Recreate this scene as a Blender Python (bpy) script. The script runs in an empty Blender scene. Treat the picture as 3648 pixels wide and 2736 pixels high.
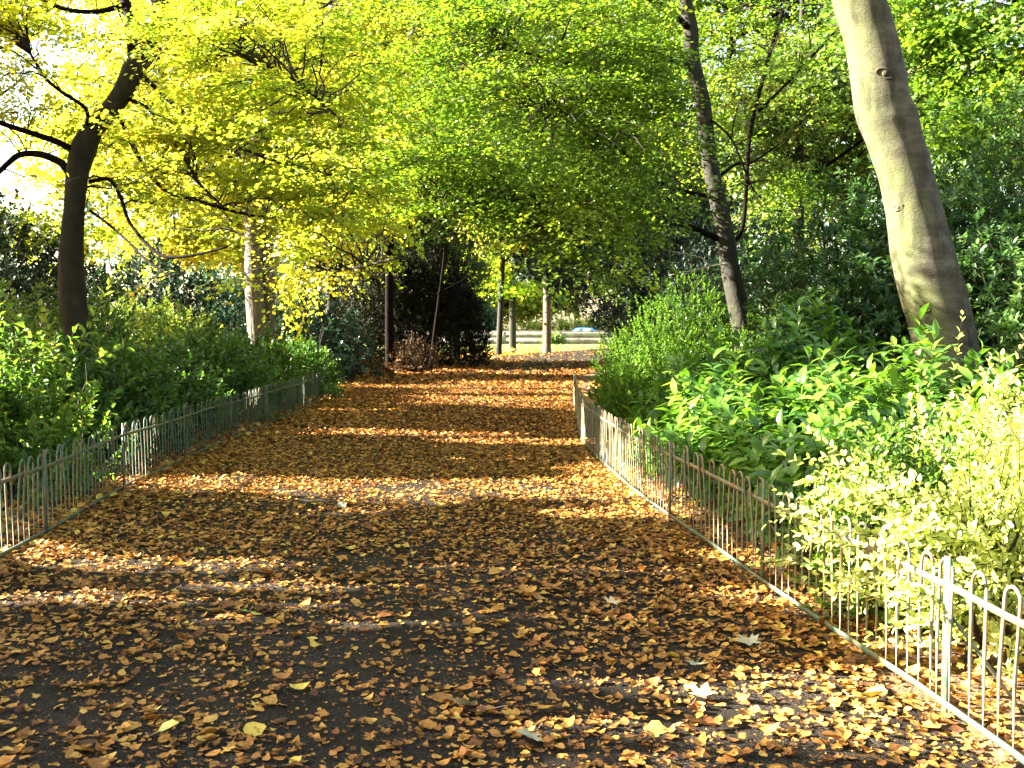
import bpy, math
import numpy as np
from mathutils import Vector

SC = bpy.context.scene
COL = SC.collection
R = math.radians

# ------------------------------------------------------------------ camera, sky, sun, exposure
F = 1040.0                     # focal length in pixels of a 1024 wide frame
EYE = 1.6
PITCH = math.atan(58 / F)
cam = bpy.data.cameras.new('camera')
cam.sensor_width = 36.0
cam.lens = 36.0 * F / 1024.0
cam.clip_start = 0.05
cam.clip_end = 2000
cam_o = bpy.data.objects.new('camera', cam)
COL.objects.link(cam_o)
cam_o.location = (0, 0, EYE)
cam_o.rotation_euler = (math.pi / 2 - PITCH, 0, 0)
SC.camera = cam_o

SUN_E, SUN_A = R(25), R(4)
SUNV = np.array([-math.cos(SUN_E) * math.cos(SUN_A), math.cos(SUN_E) * math.sin(SUN_A), math.sin(SUN_E)])
world = bpy.data.worlds.new('World')
SC.world = world
world.use_nodes = True
wn = world.node_tree
wn.nodes.clear()
wo = wn.nodes.new('ShaderNodeOutputWorld')
wb = wn.nodes.new('ShaderNodeBackground')
ws = wn.nodes.new('ShaderNodeTexSky')
ws.sky_type = 'NISHITA'
ws.sun_disc = False
ws.sun_elevation = SUN_E
ws.sun_rotation = math.atan2(SUNV[0], SUNV[1])
ws.air_density = 1.0
ws.dust_density = 2.0
wb.inputs['Strength'].default_value = 0.05
wm = wn.nodes.new('ShaderNodeMix'); wm.data_type = 'RGBA'; wm.blend_type = 'MULTIPLY'
wm.inputs[0].default_value = 1.0
wm.inputs[7].default_value = (1.12, 1.0, 0.80, 1)      # warm tint put on the sky light, as white balance
wn.links.new(ws.outputs[0], wm.inputs[6])
wn.links.new(wm.outputs[2], wb.inputs['Color'])
wn.links.new(wb.outputs[0], wo.inputs['Surface'])
sun = bpy.data.lights.new('sun', 'SUN')
sun.energy = 5.0
sun.angle = R(0.5)
sun.color = (1.0, 0.93, 0.80)
sun_o = bpy.data.objects.new('sun', sun)
COL.objects.link(sun_o)
sun_o.location = (-30, 10, 20)
sun_o.rotation_euler = Vector(SUNV).to_track_quat('Z', 'Y').to_euler()
SC.view_settings.view_transform = 'Standard'
SC.view_settings.look = 'None'
SC.view_settings.gamma = 1.0
SC.view_settings.exposure = 4.05
cy = SC.cycles
cy.max_bounces = 7
cy.diffuse_bounces = 4
cy.glossy_bounces = 2
cy.transmission_bounces = 5
cy.transparent_max_bounces = 4
cy.caustics_reflective = False
cy.caustics_refractive = False
cy.use_denoising = True

# ------------------------------------------------------------------ numbers
CP, SP = math.cos(PITCH), math.sin(PITCH)


def P(px, py, Y):
    a, b = (px - 512) / F, (384 - py) / F
    d = np.array([a, CP + b * SP, -SP + b * CP])
    return np.array([0, 0, EYE]) + d * (Y / d[1])


def S(sx, sy, Y):
    return P(sx / 3.5625, sy / 3.5625, Y)


def G(sx, sy):
    """ground point seen at a photo pixel"""
    a, b = (sx / 3.5625 - 512) / F, (384 - sy / 3.5625) / F
    d = np.array([a, CP + b * SP, -SP + b * CP])
    k = -EYE / d[2]
    return np.array([d[0] * k, d[1] * k, 0.0])


def C1(x, y, Y): return S(x / 1.213, y / 1.213, Y)
def C2(x, y, Y): return S(1216 + x / 1.213, y / 1.213, Y)
def C3(x, y, Y): return S(2432 + x / 1.213, y / 1.213, Y)


def norm(v):
    return v / np.maximum(np.linalg.norm(v, axis=-1, keepdims=True), 1e-9)


def wav(x, y, s=1.0, seed=0.0):
    """cheap smooth noise, about -1..1"""
    x = x * s + seed * 13.7
    y = y * s - seed * 7.3
    return (np.sin(x * 1.7 + 1.3 * np.sin(y * 1.1 + seed)) + np.sin(y * 2.3 + 1.7 * np.sin(x * 0.9 + 2 * seed))
            + 0.6 * np.sin(3.9 * x + 2.1 * y + seed) + 0.5 * np.sin(5.3 * y - 4.1 * x + 1.7 * seed)) / 3.1


# gaps carved into the foliage to place the sun patches, as spots on the ground plane (x, y, half x, half y, strength)
GAPS = []


def gap_ground(sx, sy, hx, hy, k=1.0, z=0.0, Y=None):
    p = G(sx, sy) if Y is None else S(sx, sy, Y)
    g = p - SUNV * (p[2] / SUNV[2])
    GAPS.append((g[0], g[1], hx, hy, k))


for a in ((950, 1735, 1.6, .46), (1500, 1740, 1.5, .46), (2050, 1745, 1.5, .55), (2330, 1735, .7, .6), (1900, 1860, .9, .07), (2250, 1835, .8, .20),
          (250, 2140, 1.0, .13), (600, 2010, 1.1, .15), (1150, 2090, .8, .08), (1150, 2160, .9, .06), (1200, 2225, .9, .07), (1250, 2290, .8, .05), (2050, 2200, .7, .06),
          (1950, 2030, .9, .09), (1800, 2110, .6, .04), (2200, 2120, .5, .05), (1600, 2580, .9, .05), (1500, 2690, 1.0, .05), (2400, 2440, 1.0, .08), (2600, 2600, 1.1, .10),
          (2100, 2690, .7, .03), (3100, 2600, .6, .08), (700, 2600, .5, .03), (200, 2640, .4, .03), (150, 2450, .4, .03),
          (1450, 1550, 1.9, .26), (1950, 1580, 1.6, .30), (1250, 1538, 1.0, .2), (1500, 1380, 3.0, .55), (1950, 1395, 2.2, .55), (1400, 1362, 2.4, .35),
          (1950, 1335, 1.8, .7), (2690, 1990, .4, .25), (2780, 2140, .35, .2), (1800, 1640, 1.6, .07), (1300, 1465, 1.0, .1)):
    gap_ground(*a)
N_GROUND = len(GAPS)
# gaps carved to put sun on fences, shrubs and the leaning beech
for a in ((520, 1620, 10.9, .35, .35), (540, 1540, 10.9, .4, .3), (60, 1900, 7.3, .35, .2), (180, 1215, 9.8, .5, .5),
          (330, 1230, 9.8, .5, .5), (120, 1330, 9.4, 1.0, .5), (250, 1420, 9.4, .7, .4), (880, 1450, 15.5, .3, .25),
          (2190, 1560, 11.3, .8, .6), (2160, 1640, 11.5, .6, .4), (2400, 1400, 9.6, .9, .6), (2600, 1290, 9.5, .9, .6),
          (2900, 1450, 8.2, .9, .4), (3300, 1480, 7.0, .8, .4), (3350, 1700, 5.4, 1.2, .5), (3550, 1500, 5.4, 1.3, .5),
          (3300, 2050, 4.8, 1.3, .6), (3550, 2200, 4.3, 1.4, .7), (3450, 2560, 4.3, 1.0, .5), (3050, 2000, 5.2, .5, .3),
          (3540, 900, 10.5, 1.3, .7), (3600, 800, 10.5, 1.0, .5), (2980, 60, 10.5, .5, .1), (3010, 130, 10.5, .4, .08), (3060, 270, 10.5, .45, .08), (3090, 330, 10.5, .4, .07),
          (3110, 480, 10.5, .6, .14), (3140, 560, 10.5, .45, .10), (3160, 660, 10.5, .4, .09), (3190, 780, 10.5, .5, .16), (3200, 870, 10.5, .35, .10),
          (3290, 1080, 10.5, .3, .09), (3310, 1300, 10.5, .5, .2), (2950, 700, 13.0, .8, .3), (2980, 860, 13.0, .5, .3), (2300, 1180, 15.5, .8, .4)):
    gap_ground(a[0], a[1], a[3], a[4], 1.0, 0, a[2])
GAPS = np.array(GAPS)


def in_gap(p, rng, grow=0.0, soft=1.0, ground=False):
    """True where a leaf would stand in one of the gaps carved for the sun patches"""
    g = p[:, :2] - SUNV[None, :2] * (p[:, 2] / SUNV[2])[:, None]
    gx = g[:, 0] + 0.12 * wav(g[:, 0], g[:, 1], 3.1, 1.0)
    gy = g[:, 1] + 0.10 * wav(g[:, 0], g[:, 1], 4.3, 2.0)
    m = np.zeros(len(p), bool)
    sl = 0.06
    for q, (x, y, hx, hy, k) in enumerate(GAPS):
        if ground and q >= N_GROUND: break
        dx = gx - x
        dy = gy - y + dx * sl
        m |= ((dx / (hx + grow)) ** 2 + (dy / (hy * 1.1 + min(grow, hy * .8))) ** 2 < 1.0) & (rng.random(len(p)) < (k if q < N_GROUND else k * soft))
    return m


# ------------------------------------------------------------------ objects
def tag(o, label=None, cat=None, group=None, kind=None):
    if label: o['label'] = label
    if cat: o['category'] = cat
    if group: o['group'] = group
    if kind: o['kind'] = kind
    return o


def empty(name, loc, label, cat, group=None, rz=0.0):
    o = bpy.data.objects.new(name, None)
    COL.objects.link(o)
    o.empty_display_size = 0.2
    o.location = loc
    o.rotation_euler = (0, 0, rz)
    return tag(o, label, cat, group)


class MB:
    def __init__(s):
        s.v, s.f, s.a, s.n = [], [], [], 0

    def add(s, v, faces, var=None):
        """faces: (m,k) int array or list of such arrays; var: one value per face"""
        v = np.asarray(v, float).reshape(-1, 3)
        if isinstance(faces, np.ndarray):
            faces = [faces]
        for f in faces:
            f = np.asarray(f, int)
            s.f.append(f + s.n)
            s.a.append(np.full(len(f), 0.5) if var is None else (np.full(len(f), var) if np.isscalar(var) else var))
        s.v.append(v)
        s.n += len(v)

    def box(s, x0, x1, y0, y1, z0, z1, var=None):
        v = np.array([(x, y, z) for z in (z0, z1) for y in (y0, y1) for x in (x0, x1)])
        s.add(v, np.array([(0, 2, 3, 1), (4, 5, 7, 6), (0, 1, 5, 4), (2, 6, 7, 3), (0, 4, 6, 2), (1, 3, 7, 5)]), var)

    def tube(s, pts, rad, seg=8, bump=0.0, seed=0, caps=True, sub=0):
        pts = np.asarray(pts, float)
        rad = np.broadcast_to(np.asarray(rad, float), (len(pts),)).copy()
        if sub > 1:
            pts, rad = smooth(pts, rad, sub)
        n = len(pts)
        t = norm(np.gradient(pts, axis=0))
        ref = np.array([0.0, 0.0, 1.0]) if abs(t[:, 2]).mean() < 0.8 else np.array([0.0, 1.0, 0.0])
        u = norm(np.cross(t, ref))
        w = np.cross(t, u)
        ang = np.arange(seg) * 2 * math.pi / seg
        rr = rad[:, None] * np.ones(seg)
        if bump:
            h = np.arange(n)[:, None] * 0.35
            rr = rr * (1 + bump * (np.sin(3 * ang + seed + 0.25 * h) * 0.5 + np.sin(2 * ang - seed * 2 + 0.7 * h) * 0.6
                                   + 0.5 * np.sin(5 * ang + h * 1.3 + seed)))
        v = pts[:, None, :] + rr[..., None] * (np.cos(ang)[None, :, None] * u[:, None, :] + np.sin(ang)[None, :, None] * w[:, None, :])
        i = np.arange(n - 1)[:, None] * seg
        j = np.arange(seg)[None, :]
        k = (np.arange(seg)[None, :] + 1) % seg
        q = np.stack([i + j, i + k, i + seg + k, i + seg + j], -1).reshape(-1, 4)
        fs = [q]
        if caps:
            fs.append(np.array([list(range(seg))[::-1]]))
            fs.append(np.array([[(n - 1) * seg + a for a in range(seg)]]))
        s.add(v.reshape(-1, 3), fs)

    def build(s, name, mat, parent=None, smooth_=False, offset=None):
        me = bpy.data.meshes.new(name)
        v = np.concatenate(s.v) if s.v else np.zeros((0, 3))
        if offset is not None:
            v = v - np.asarray(offset)
        li = np.concatenate([f.reshape(-1) for f in s.f])
        lt = np.concatenate([np.full(len(f), f.shape[1]) for f in s.f])
        ls = np.concatenate([[0], np.cumsum(lt)[:-1]])
        me.vertices.add(len(v))
        me.vertices.foreach_set('co', v.astype(np.float32).reshape(-1))
        me.loops.add(len(li))
        me.loops.foreach_set('vertex_index', li.astype(np.int32))
        me.polygons.add(len(lt))
        me.polygons.foreach_set('loop_start', ls.astype(np.int32))
        me.polygons.foreach_set('loop_total', lt.astype(np.int32))
        if smooth_:
            me.polygons.foreach_set('use_smooth', np.ones(len(lt), bool))
        at = me.attributes.new('var', 'FLOAT', 'FACE')
        at.data.foreach_set('value', np.concatenate(s.a).astype(np.float32))
        me.update(calc_edges=True)
        me.materials.append(mat)
        o = bpy.data.objects.new(name, me)
        COL.objects.link(o)
        if parent is not None:
            o.parent = parent
        return o


def smooth(pts, rad, sub):
    """Catmull-Rom through the points"""
    n = len(pts)
    e = np.vstack([2 * pts[0] - pts[1], pts, 2 * pts[-1] - pts[-2]])
    out, ro = [], []
    for i in range(n - 1):
        p0, p1, p2, p3 = e[i], e[i + 1], e[i + 2], e[i + 3]
        for k in range(sub):
            t = k / sub
            out.append(0.5 * ((2 * p1) + (p2 - p0) * t + (2 * p0 - 5 * p1 + 4 * p2 - p3) * t * t + (3 * p1 - p0 - 3 * p2 + p3) * t ** 3))
            ro.append(rad[i] * (1 - t) + rad[i + 1] * t)
    out.append(pts[-1]); ro.append(rad[-1])
    return np.array(out), np.array(ro)


# ------------------------------------------------------------------ materials
def new_mat(name):
    m = bpy.data.materials.new(name)
    m.use_nodes = True
    nt = m.node_tree
    nt.nodes.clear()
    return m, nt, nt.nodes.new('ShaderNodeOutputMaterial')


def ramp(nt, stops):
    r = nt.nodes.new('ShaderNodeValToRGB')
    el = r.color_ramp.elements
    while len(el) < len(stops):
        el.new(0.5)
    for e, (p, c) in zip(el, stops):
        e.position = p
        e.color = (*c, 1)
    return r


def leaf_mat(name, cols, trans=0.45, rough=0.45, spec=0.4, tboost=1.5, tcol=None, blotch=0):
    m, nt, out = new_mat(name)
    N, L = nt.nodes, nt.links
    at = N.new('ShaderNodeAttribute'); at.attribute_name = 'var'
    k = len(cols)
    r = ramp(nt, [(i / (k - 1) if k > 1 else 0, c) for i, c in enumerate(cols)])
    L.new(at.outputs['Fac'], r.inputs[0])
    p = N.new('ShaderNodeBsdfPrincipled')
    p.inputs['Roughness'].default_value = rough
    p.inputs['Specular IOR Level'].default_value = spec
    co = r.outputs[0]
    if blotch:
        tc_ = N.new('ShaderNodeTexCoord'); bn = N.new('ShaderNodeTexNoise'); bn.inputs['Scale'].default_value = blotch; bn.inputs['Detail'].default_value = 4
        L.new(tc_.outputs['Object'], bn.inputs['Vector'])
        br = ramp(nt, [(.32, (.45, .36, .28)), (.5, (1, .95, .9)), (.7, (1.0, 1.0, 1.0))])
        L.new(bn.outputs[0], br.inputs[0])
        bm_ = N.new('ShaderNodeMix'); bm_.data_type = 'RGBA'; bm_.blend_type = 'MULTIPLY'; bm_.inputs[0].default_value = 1
        L.new(co, bm_.inputs[6]); L.new(br.outputs[0], bm_.inputs[7]); co = bm_.outputs[2]
    L.new(co, p.inputs['Base Color'])
    t = N.new('ShaderNodeBsdfTranslucent')
    mx = N.new('ShaderNodeMix'); mx.data_type = 'RGBA'; mx.blend_type = 'MULTIPLY'; mx.inputs[0].default_value = 1.0
    tc = tcol or (1.0, 1.0, 0.6)
    mx.inputs[7].default_value = (tc[0] * tboost, tc[1] * tboost, tc[2] * tboost, 1)
    L.new(r.outputs[0], mx.inputs[6])
    L.new(mx.outputs[2], t.inputs['Color'])
    ms = N.new('ShaderNodeMixShader'); ms.inputs[0].default_value = trans
    L.new(p.outputs[0], ms.inputs[1]); L.new(t.outputs[0], ms.inputs[2])
    L.new(ms.outputs[0], out.inputs['Surface'])
    return m


def noise_mat(name, stops, scale=5.0, detail=6, rough=0.85, bump=0.3, bscale=30.0, stretch=(1, 1, 1), spec=0.3, dist=0.02,
              scale2=None, mix2=None):
    m, nt, out = new_mat(name)
    N, L = nt.nodes, nt.links
    tc = N.new('ShaderNodeTexCoord')
    mp = N.new('ShaderNodeMapping'); mp.inputs['Scale'].default_value = stretch
    L.new(tc.outputs['Object'], mp.inputs[0])
    n1 = N.new('ShaderNodeTexNoise'); n1.inputs['Scale'].default_value = scale; n1.inputs['Detail'].default_value = detail
    n1.inputs['Roughness'].default_value = 0.65
    L.new(mp.outputs[0], n1.inputs['Vector'])
    r = ramp(nt, stops)
    L.new(n1.outputs[0], r.inputs[0])
    p = N.new('ShaderNodeBsdfPrincipled')
    p.inputs['Roughness'].default_value = rough
    p.inputs['Specular IOR Level'].default_value = spec
    colout = r.outputs[0]
    if mix2:
        n3 = N.new('ShaderNodeTexNoise'); n3.inputs['Scale'].default_value = scale2; n3.inputs['Detail'].default_value = 4
        L.new(mp.outputs[0], n3.inputs['Vector'])
        r3 = ramp(nt, [(0.45, (0, 0, 0)), (0.62, (1, 1, 1))])
        L.new(n3.outputs[0], r3.inputs[0])
        mx = N.new('ShaderNodeMix'); mx.data_type = 'RGBA'
        L.new(r3.outputs[0], mx.inputs[0]); L.new(colout, mx.inputs[6]); mx.inputs[7].default_value = (*mix2, 1)
        colout = mx.outputs[2]
    L.new(colout, p.inputs['Base Color'])
    n2 = N.new('ShaderNodeTexNoise'); n2.inputs['Scale'].default_value = bscale; n2.inputs['Detail'].default_value = 5
    L.new(mp.outputs[0], n2.inputs['Vector'])
    b = N.new('ShaderNodeBump'); b.inputs['Strength'].default_value = bump; b.inputs['Distance'].default_value = dist
    L.new(n2.outputs[0], b.inputs['Height'])
    L.new(b.outputs[0], p.inputs['Normal'])
    L.new(p.outputs[0], out.inputs['Surface'])
    return m


def beech_bark():
    """smooth grey bark with green algae on its weather side and fine horizontal wrinkles"""
    m, nt, out = new_mat('beech_bark')
    N, L = nt.nodes, nt.links
    tc = N.new('ShaderNodeTexCoord')
    mp = N.new('ShaderNodeMapping'); mp.inputs['Scale'].default_value = (1, 1, 2.2)
    L.new(tc.outputs['Object'], mp.inputs[0])
    n1 = N.new('ShaderNodeTexNoise'); n1.inputs['Scale'].default_value = 4; n1.inputs['Detail'].default_value = 8
    n1.inputs['Roughness'].default_value = 0.7
    L.new(mp.outputs[0], n1.inputs['Vector'])
    r = ramp(nt, [(0.3, (0.022, 0.019, 0.013)), (0.5, (0.055, 0.048, 0.033)), (0.7, (0.105, 0.094, 0.066))])
    L.new(n1.outputs[0], r.inputs[0])
    geo = N.new('ShaderNodeNewGeometry')
    dt = N.new('ShaderNodeVectorMath'); dt.operation = 'DOT_PRODUCT'; dt.inputs[1].default_value = (-0.8, -0.5, 0.1)
    L.new(geo.outputs['Normal'], dt.inputs[0])
    n3 = N.new('ShaderNodeTexNoise'); n3.inputs['Scale'].default_value = 2.2; n3.inputs['Detail'].default_value = 5
    L.new(tc.outputs['Object'], n3.inputs['Vector'])
    ad = N.new('ShaderNodeMath'); ad.operation = 'MULTIPLY_ADD'; ad.inputs[1].default_value = 0.5; ad.inputs[2].default_value = -0.22
    L.new(dt.outputs['Value'], ad.inputs[0])
    a2 = N.new('ShaderNodeMath'); a2.operation = 'ADD'
    L.new(ad.outputs[0], a2.inputs[0]); L.new(n3.outputs[0], a2.inputs[1])
    r2 = ramp(nt, [(0.5, (0, 0, 0)), (0.95, (1, 1, 1))])
    L.new(a2.outputs[0], r2.inputs[0])
    mx = N.new('ShaderNodeMix'); mx.data_type = 'RGBA'
    L.new(r2.outputs[0], mx.inputs[0]); L.new(r.outputs[0], mx.inputs[6]); mx.inputs[7].default_value = (0.085, 0.095, 0.030, 1)
    mp5 = N.new('ShaderNodeMapping'); mp5.inputs['Scale'].default_value = (1, 1, .16); mp5.inputs['Rotation'].default_value = (0, R(-13), 0)
    L.new(tc.outputs['Object'], mp5.inputs[0])
    n5 = N.new('ShaderNodeTexNoise'); n5.inputs['Scale'].default_value = 9; n5.inputs['Detail'].default_value = 5
    L.new(mp5.outputs[0], n5.inputs['Vector'])
    r5 = ramp(nt, [(.36, (.42, .42, .42)), (.5, (1, 1, 1))])
    L.new(n5.outputs[0], r5.inputs[0])
    m5 = N.new('ShaderNodeMix'); m5.data_type = 'RGBA'; m5.blend_type = 'MULTIPLY'; m5.inputs[0].default_value = .8
    L.new(mx.outputs[2], m5.inputs[6]); L.new(r5.outputs[0], m5.inputs[7])
    p = N.new('ShaderNodeBsdfPrincipled'); p.inputs['Roughness'].default_value = 0.8; p.inputs['Specular IOR Level'].default_value = 0.2
    L.new(m5.outputs[2], p.inputs['Base Color'])
    mp2 = N.new('ShaderNodeMapping'); mp2.inputs['Scale'].default_value = (1, 1, 2.5)
    L.new(tc.outputs['Object'], mp2.inputs[0])
    n4 = N.new('ShaderNodeTexNoise'); n4.inputs['Scale'].default_value = 28; n4.inputs['Detail'].default_value = 9
    n4.inputs['Roughness'].default_value = 0.75
    L.new(mp2.outputs[0], n4.inputs['Vector'])
    b = N.new('ShaderNodeBump'); b.inputs['Strength'].default_value = 0.7; b.inputs['Distance'].default_value = 0.02
    L.new(n4.outputs[0], b.inputs['Height']); L.new(b.outputs[0], p.inputs['Normal'])
    L.new(p.outputs[0], out.inputs['Surface'])
    return m


M = {}
M['beech_bark'] = beech_bark()
M['dark_bark'] = noise_mat('dark_mossy_bark', [(0.3, (0.006, 0.005, 0.003)), (0.55, (0.017, 0.015, 0.008)), (0.75, (0.038, 0.034, 0.016))],
                           scale=6, bump=0.6, bscale=16, stretch=(1, 1, 0.6), dist=0.03)
M['grey_bark'] = noise_mat('grey_furrowed_bark', [(0.3, (0.05, 0.042, 0.033)), (0.6, (0.12, 0.10, 0.075)), (0.8, (0.2, 0.17, 0.13))],
                           scale=9, bump=0.8, bscale=22, stretch=(1, 1, 0.25), dist=0.04)
M['brown_bark'] = noise_mat('brown_bark', [(0.3, (0.06, 0.04, 0.022)), (0.7, (0.17, 0.11, 0.06))], scale=8, bump=0.6,
                            bscale=20, stretch=(1, 1, 0.4), dist=0.03)
M['black_bark'] = noise_mat('black_brown_bark', [(0.3, (0.003, 0.002, 0.0015)), (0.7, (0.010, 0.006, 0.004))], scale=8, bump=.5, spec=.04)  # shade put into the colour, keeps sunlit stems and limbs dark
M['twig'] = noise_mat('twig_bark', [(0.3, (0.010, 0.007, 0.004)), (0.7, (0.028, 0.020, 0.012))], scale=12, bump=0.2)
M['dead_twig'] = noise_mat('dead_twig', [(0.3, (0.35, 0.26, 0.17)), (0.7, (0.5, 0.4, 0.28))], scale=12, bump=0.2)

M['yellow_leaf'] = leaf_mat('yellow_beech_leaf', [(0.16, 0.25, 0.02), (0.32, 0.38, 0.03), (0.50, 0.48, 0.06), (0.60, 0.36, 0.045)], 0.48, tboost=1.35, tcol=(1, 1, .45))
M['lime_leaf'] = leaf_mat('lime_green_leaf', [(0.07, 0.13, 0.02), (0.14, 0.21, 0.025), (0.25, 0.31, 0.035), (0.40, 0.33, 0.05)], 0.45, tboost=1.3, tcol=(1, 1, .4))
M['green_leaf'] = leaf_mat('fresh_green_leaf', [(0.045, 0.10, 0.012), (0.095, 0.175, 0.018), (0.165, 0.25, 0.025), (0.30, 0.32, 0.04)], 0.46, tboost=1.45, tcol=(1, 1, .4))
M['mid_leaf'] = leaf_mat('mid_green_leaf', [(0.035, 0.075, 0.018), (0.06, 0.12, 0.025), (0.11, 0.17, 0.035), (0.2, 0.2, 0.04)], 0.42, tboost=1.5, tcol=(1, 1, .5))
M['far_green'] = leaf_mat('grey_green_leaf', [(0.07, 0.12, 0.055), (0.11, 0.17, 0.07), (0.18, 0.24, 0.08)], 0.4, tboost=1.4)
M['conifer'] = leaf_mat('conifer_needle', [(0.008, 0.020, 0.013), (0.017, 0.036, 0.022), (0.035, 0.06, 0.036)], 0.2, rough=.6, tboost=1.2)
M['yew'] = leaf_mat('yew_needle', [(0.006, 0.007, 0.004), (0.012, 0.014, 0.007), (0.035, 0.04, 0.012), (0.07, 0.035, 0.018)], 0.15, rough=.7, spec=.12, tboost=1.2)
M['rhodo'] = leaf_mat('rhododendron_leaf', [(0.014, 0.04, 0.012), (0.028, 0.07, 0.016), (0.055, 0.115, 0.025), (0.12, 0.19, 0.04)], 0.33, rough=.38, spec=.5, tboost=1.6)
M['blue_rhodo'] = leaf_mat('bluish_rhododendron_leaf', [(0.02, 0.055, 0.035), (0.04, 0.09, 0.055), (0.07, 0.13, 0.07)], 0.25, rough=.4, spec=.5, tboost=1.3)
M['laurel'] = leaf_mat('laurel_leaf', [(0.022, 0.07, 0.012), (0.05, 0.13, 0.016), (0.10, 0.20, 0.022), (0.18, 0.27, 0.035)], 0.36, rough=.28, spec=.6, tboost=1.6, tcol=(1, 1, .4))
M['hedge'] = leaf_mat('hedge_leaf', [(0.014, 0.05, 0.010), (0.032, 0.085, 0.015), (0.065, 0.14, 0.022), (0.14, 0.20, 0.035)], 0.34, rough=.42, spec=.4, tboost=1.5, tcol=(1, 1, .5))
M['pale_hedge'] = leaf_mat('pale_shrub_leaf', [(0.05, 0.11, 0.02), (0.10, 0.17, 0.03), (0.20, 0.26, 0.045), (0.34, 0.33, 0.06)], 0.4, tboost=1.5, tcol=(1, 1, .5))
M['privet'] = leaf_mat('sunlit_privet_leaf', [(0.07, 0.14, 0.025), (0.24, 0.31, 0.06), (0.46, 0.49, 0.15), (0.60, 0.56, 0.24)], 0.4, tboost=1.4, tcol=(1, 1, .5))  # palest tones put the glare of full sun into the leaf colour
M['green_privet'] = leaf_mat('green_privet_leaf', [(0.03, 0.09, 0.015), (0.07, 0.15, 0.022), (0.13, 0.22, 0.03), (0.26, 0.29, 0.04)], 0.42, tboost=1.5, tcol=(1, 1, .5))
M['thuja'] = leaf_mat('thuja_frond', [(0.04, 0.10, 0.008), (0.075, 0.16, 0.012), (0.13, 0.23, 0.016)], 0.3, rough=.6, spec=.2, tboost=1.5, tcol=(1, 1, .4))
M['fallen'] = leaf_mat('fallen_leaf', [(0.085, 0.034, 0.012), (0.21, 0.085, 0.022), (0.36, 0.165, 0.034), (0.46, 0.235, 0.045), (0.54, 0.335, 0.07), (0.64, 0.49, 0.08)],
                       0.12, rough=.6, spec=.25, tboost=1.0, tcol=(1, .8, .5), blotch=55)
M['grass'] = leaf_mat('lawn_blade', [(0.06, 0.16, 0.03), (0.12, 0.25, 0.05)], 0.35)


# ------------------------------------------------------------------ leaves
def T_oval(w=0.33, fold=0.10, droop=0.0):
    v = np.array([(0, 0, 0), (.30, w, fold - droop * .1), (.72, w * .85, fold - droop * .5), (1, 0, -droop), (.72, -w * .85, fold - droop * .5),
                  (.30, -w, fold - droop * .1)])
    return v, [np.array([(0, 3, 2, 1), (0, 5, 4, 3)])]


def T_quad(w=0.36, fold=0.08):
    v = np.array([(0, 0, 0), (.5, w, fold), (1, 0, 0), (.5, -w, fold)])
    return v, [np.array([(0, 3, 2, 1)])]


def T_long(w=0.17, droop=0.35):
    v = np.array([(0, 0, 0), (.25, w * .8, .05), (.6, w, .05 - droop * .25), (.88, w * .45, -droop * .7), (1, 0, -droop),
                  (.88, -w * .45, -droop * .7), (.6, -w, .05 - droop * .25), (.25, -w * .8, .05), (.3, 0, .0), (.65, 0, -droop * .3)])
    return v, [np.array([(0, 8, 1, 1)])[:, :3], np.array([(0, 7, 8)]), np.array([(1, 8, 9, 2), (7, 6, 9, 8)]),
               np.array([(2, 9, 4, 3), (9, 6, 5, 4)])]


def place_leaves(mb, tmpl, c, d, nrm, size, var):
    """c centres (stalk ends), d directions, nrm rough normals, size lengths"""
    tv, tf = tmpl
    n = len(c)
    if n == 0: return
    d = norm(d)
    y = norm(np.cross(nrm, d))
    z = np.cross(d, y)
    s = size[:, None, None]
    v = c[:, None, :] + s * (tv[None, :, 0:1] * d[:, None, :] + tv[None, :, 1:2] * y[:, None, :] + tv[None, :, 2:3] * z[:, None, :])
    k = len(tv)
    off = (np.arange(n) * k)[:, None, None]
    fs, base = [], mb.n
    for f in tf:
        g = (f[None] + off).reshape(-1, f.shape[1])
        mb.f.append(g + base)
        mb.a.append(np.repeat(var, len(f)))
    mb.v.append(v.reshape(-1, 3))
    mb.n += n * k


# ------------------------------------------------------------------ trees
def qcurve(a, b, lift, n, rng, wob=0.05):
    t = np.linspace(0, 1, n)[:, None]
    L = np.linalg.norm(b - a)
    p = a * (1 - t) + b * t
    p[:, 2] += (4 * t * (1 - t))[:, 0] * lift * L
    w = rng.normal(0, wob * L, (n, 3)) * np.sin(t * math.pi)
    return p + w


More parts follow.
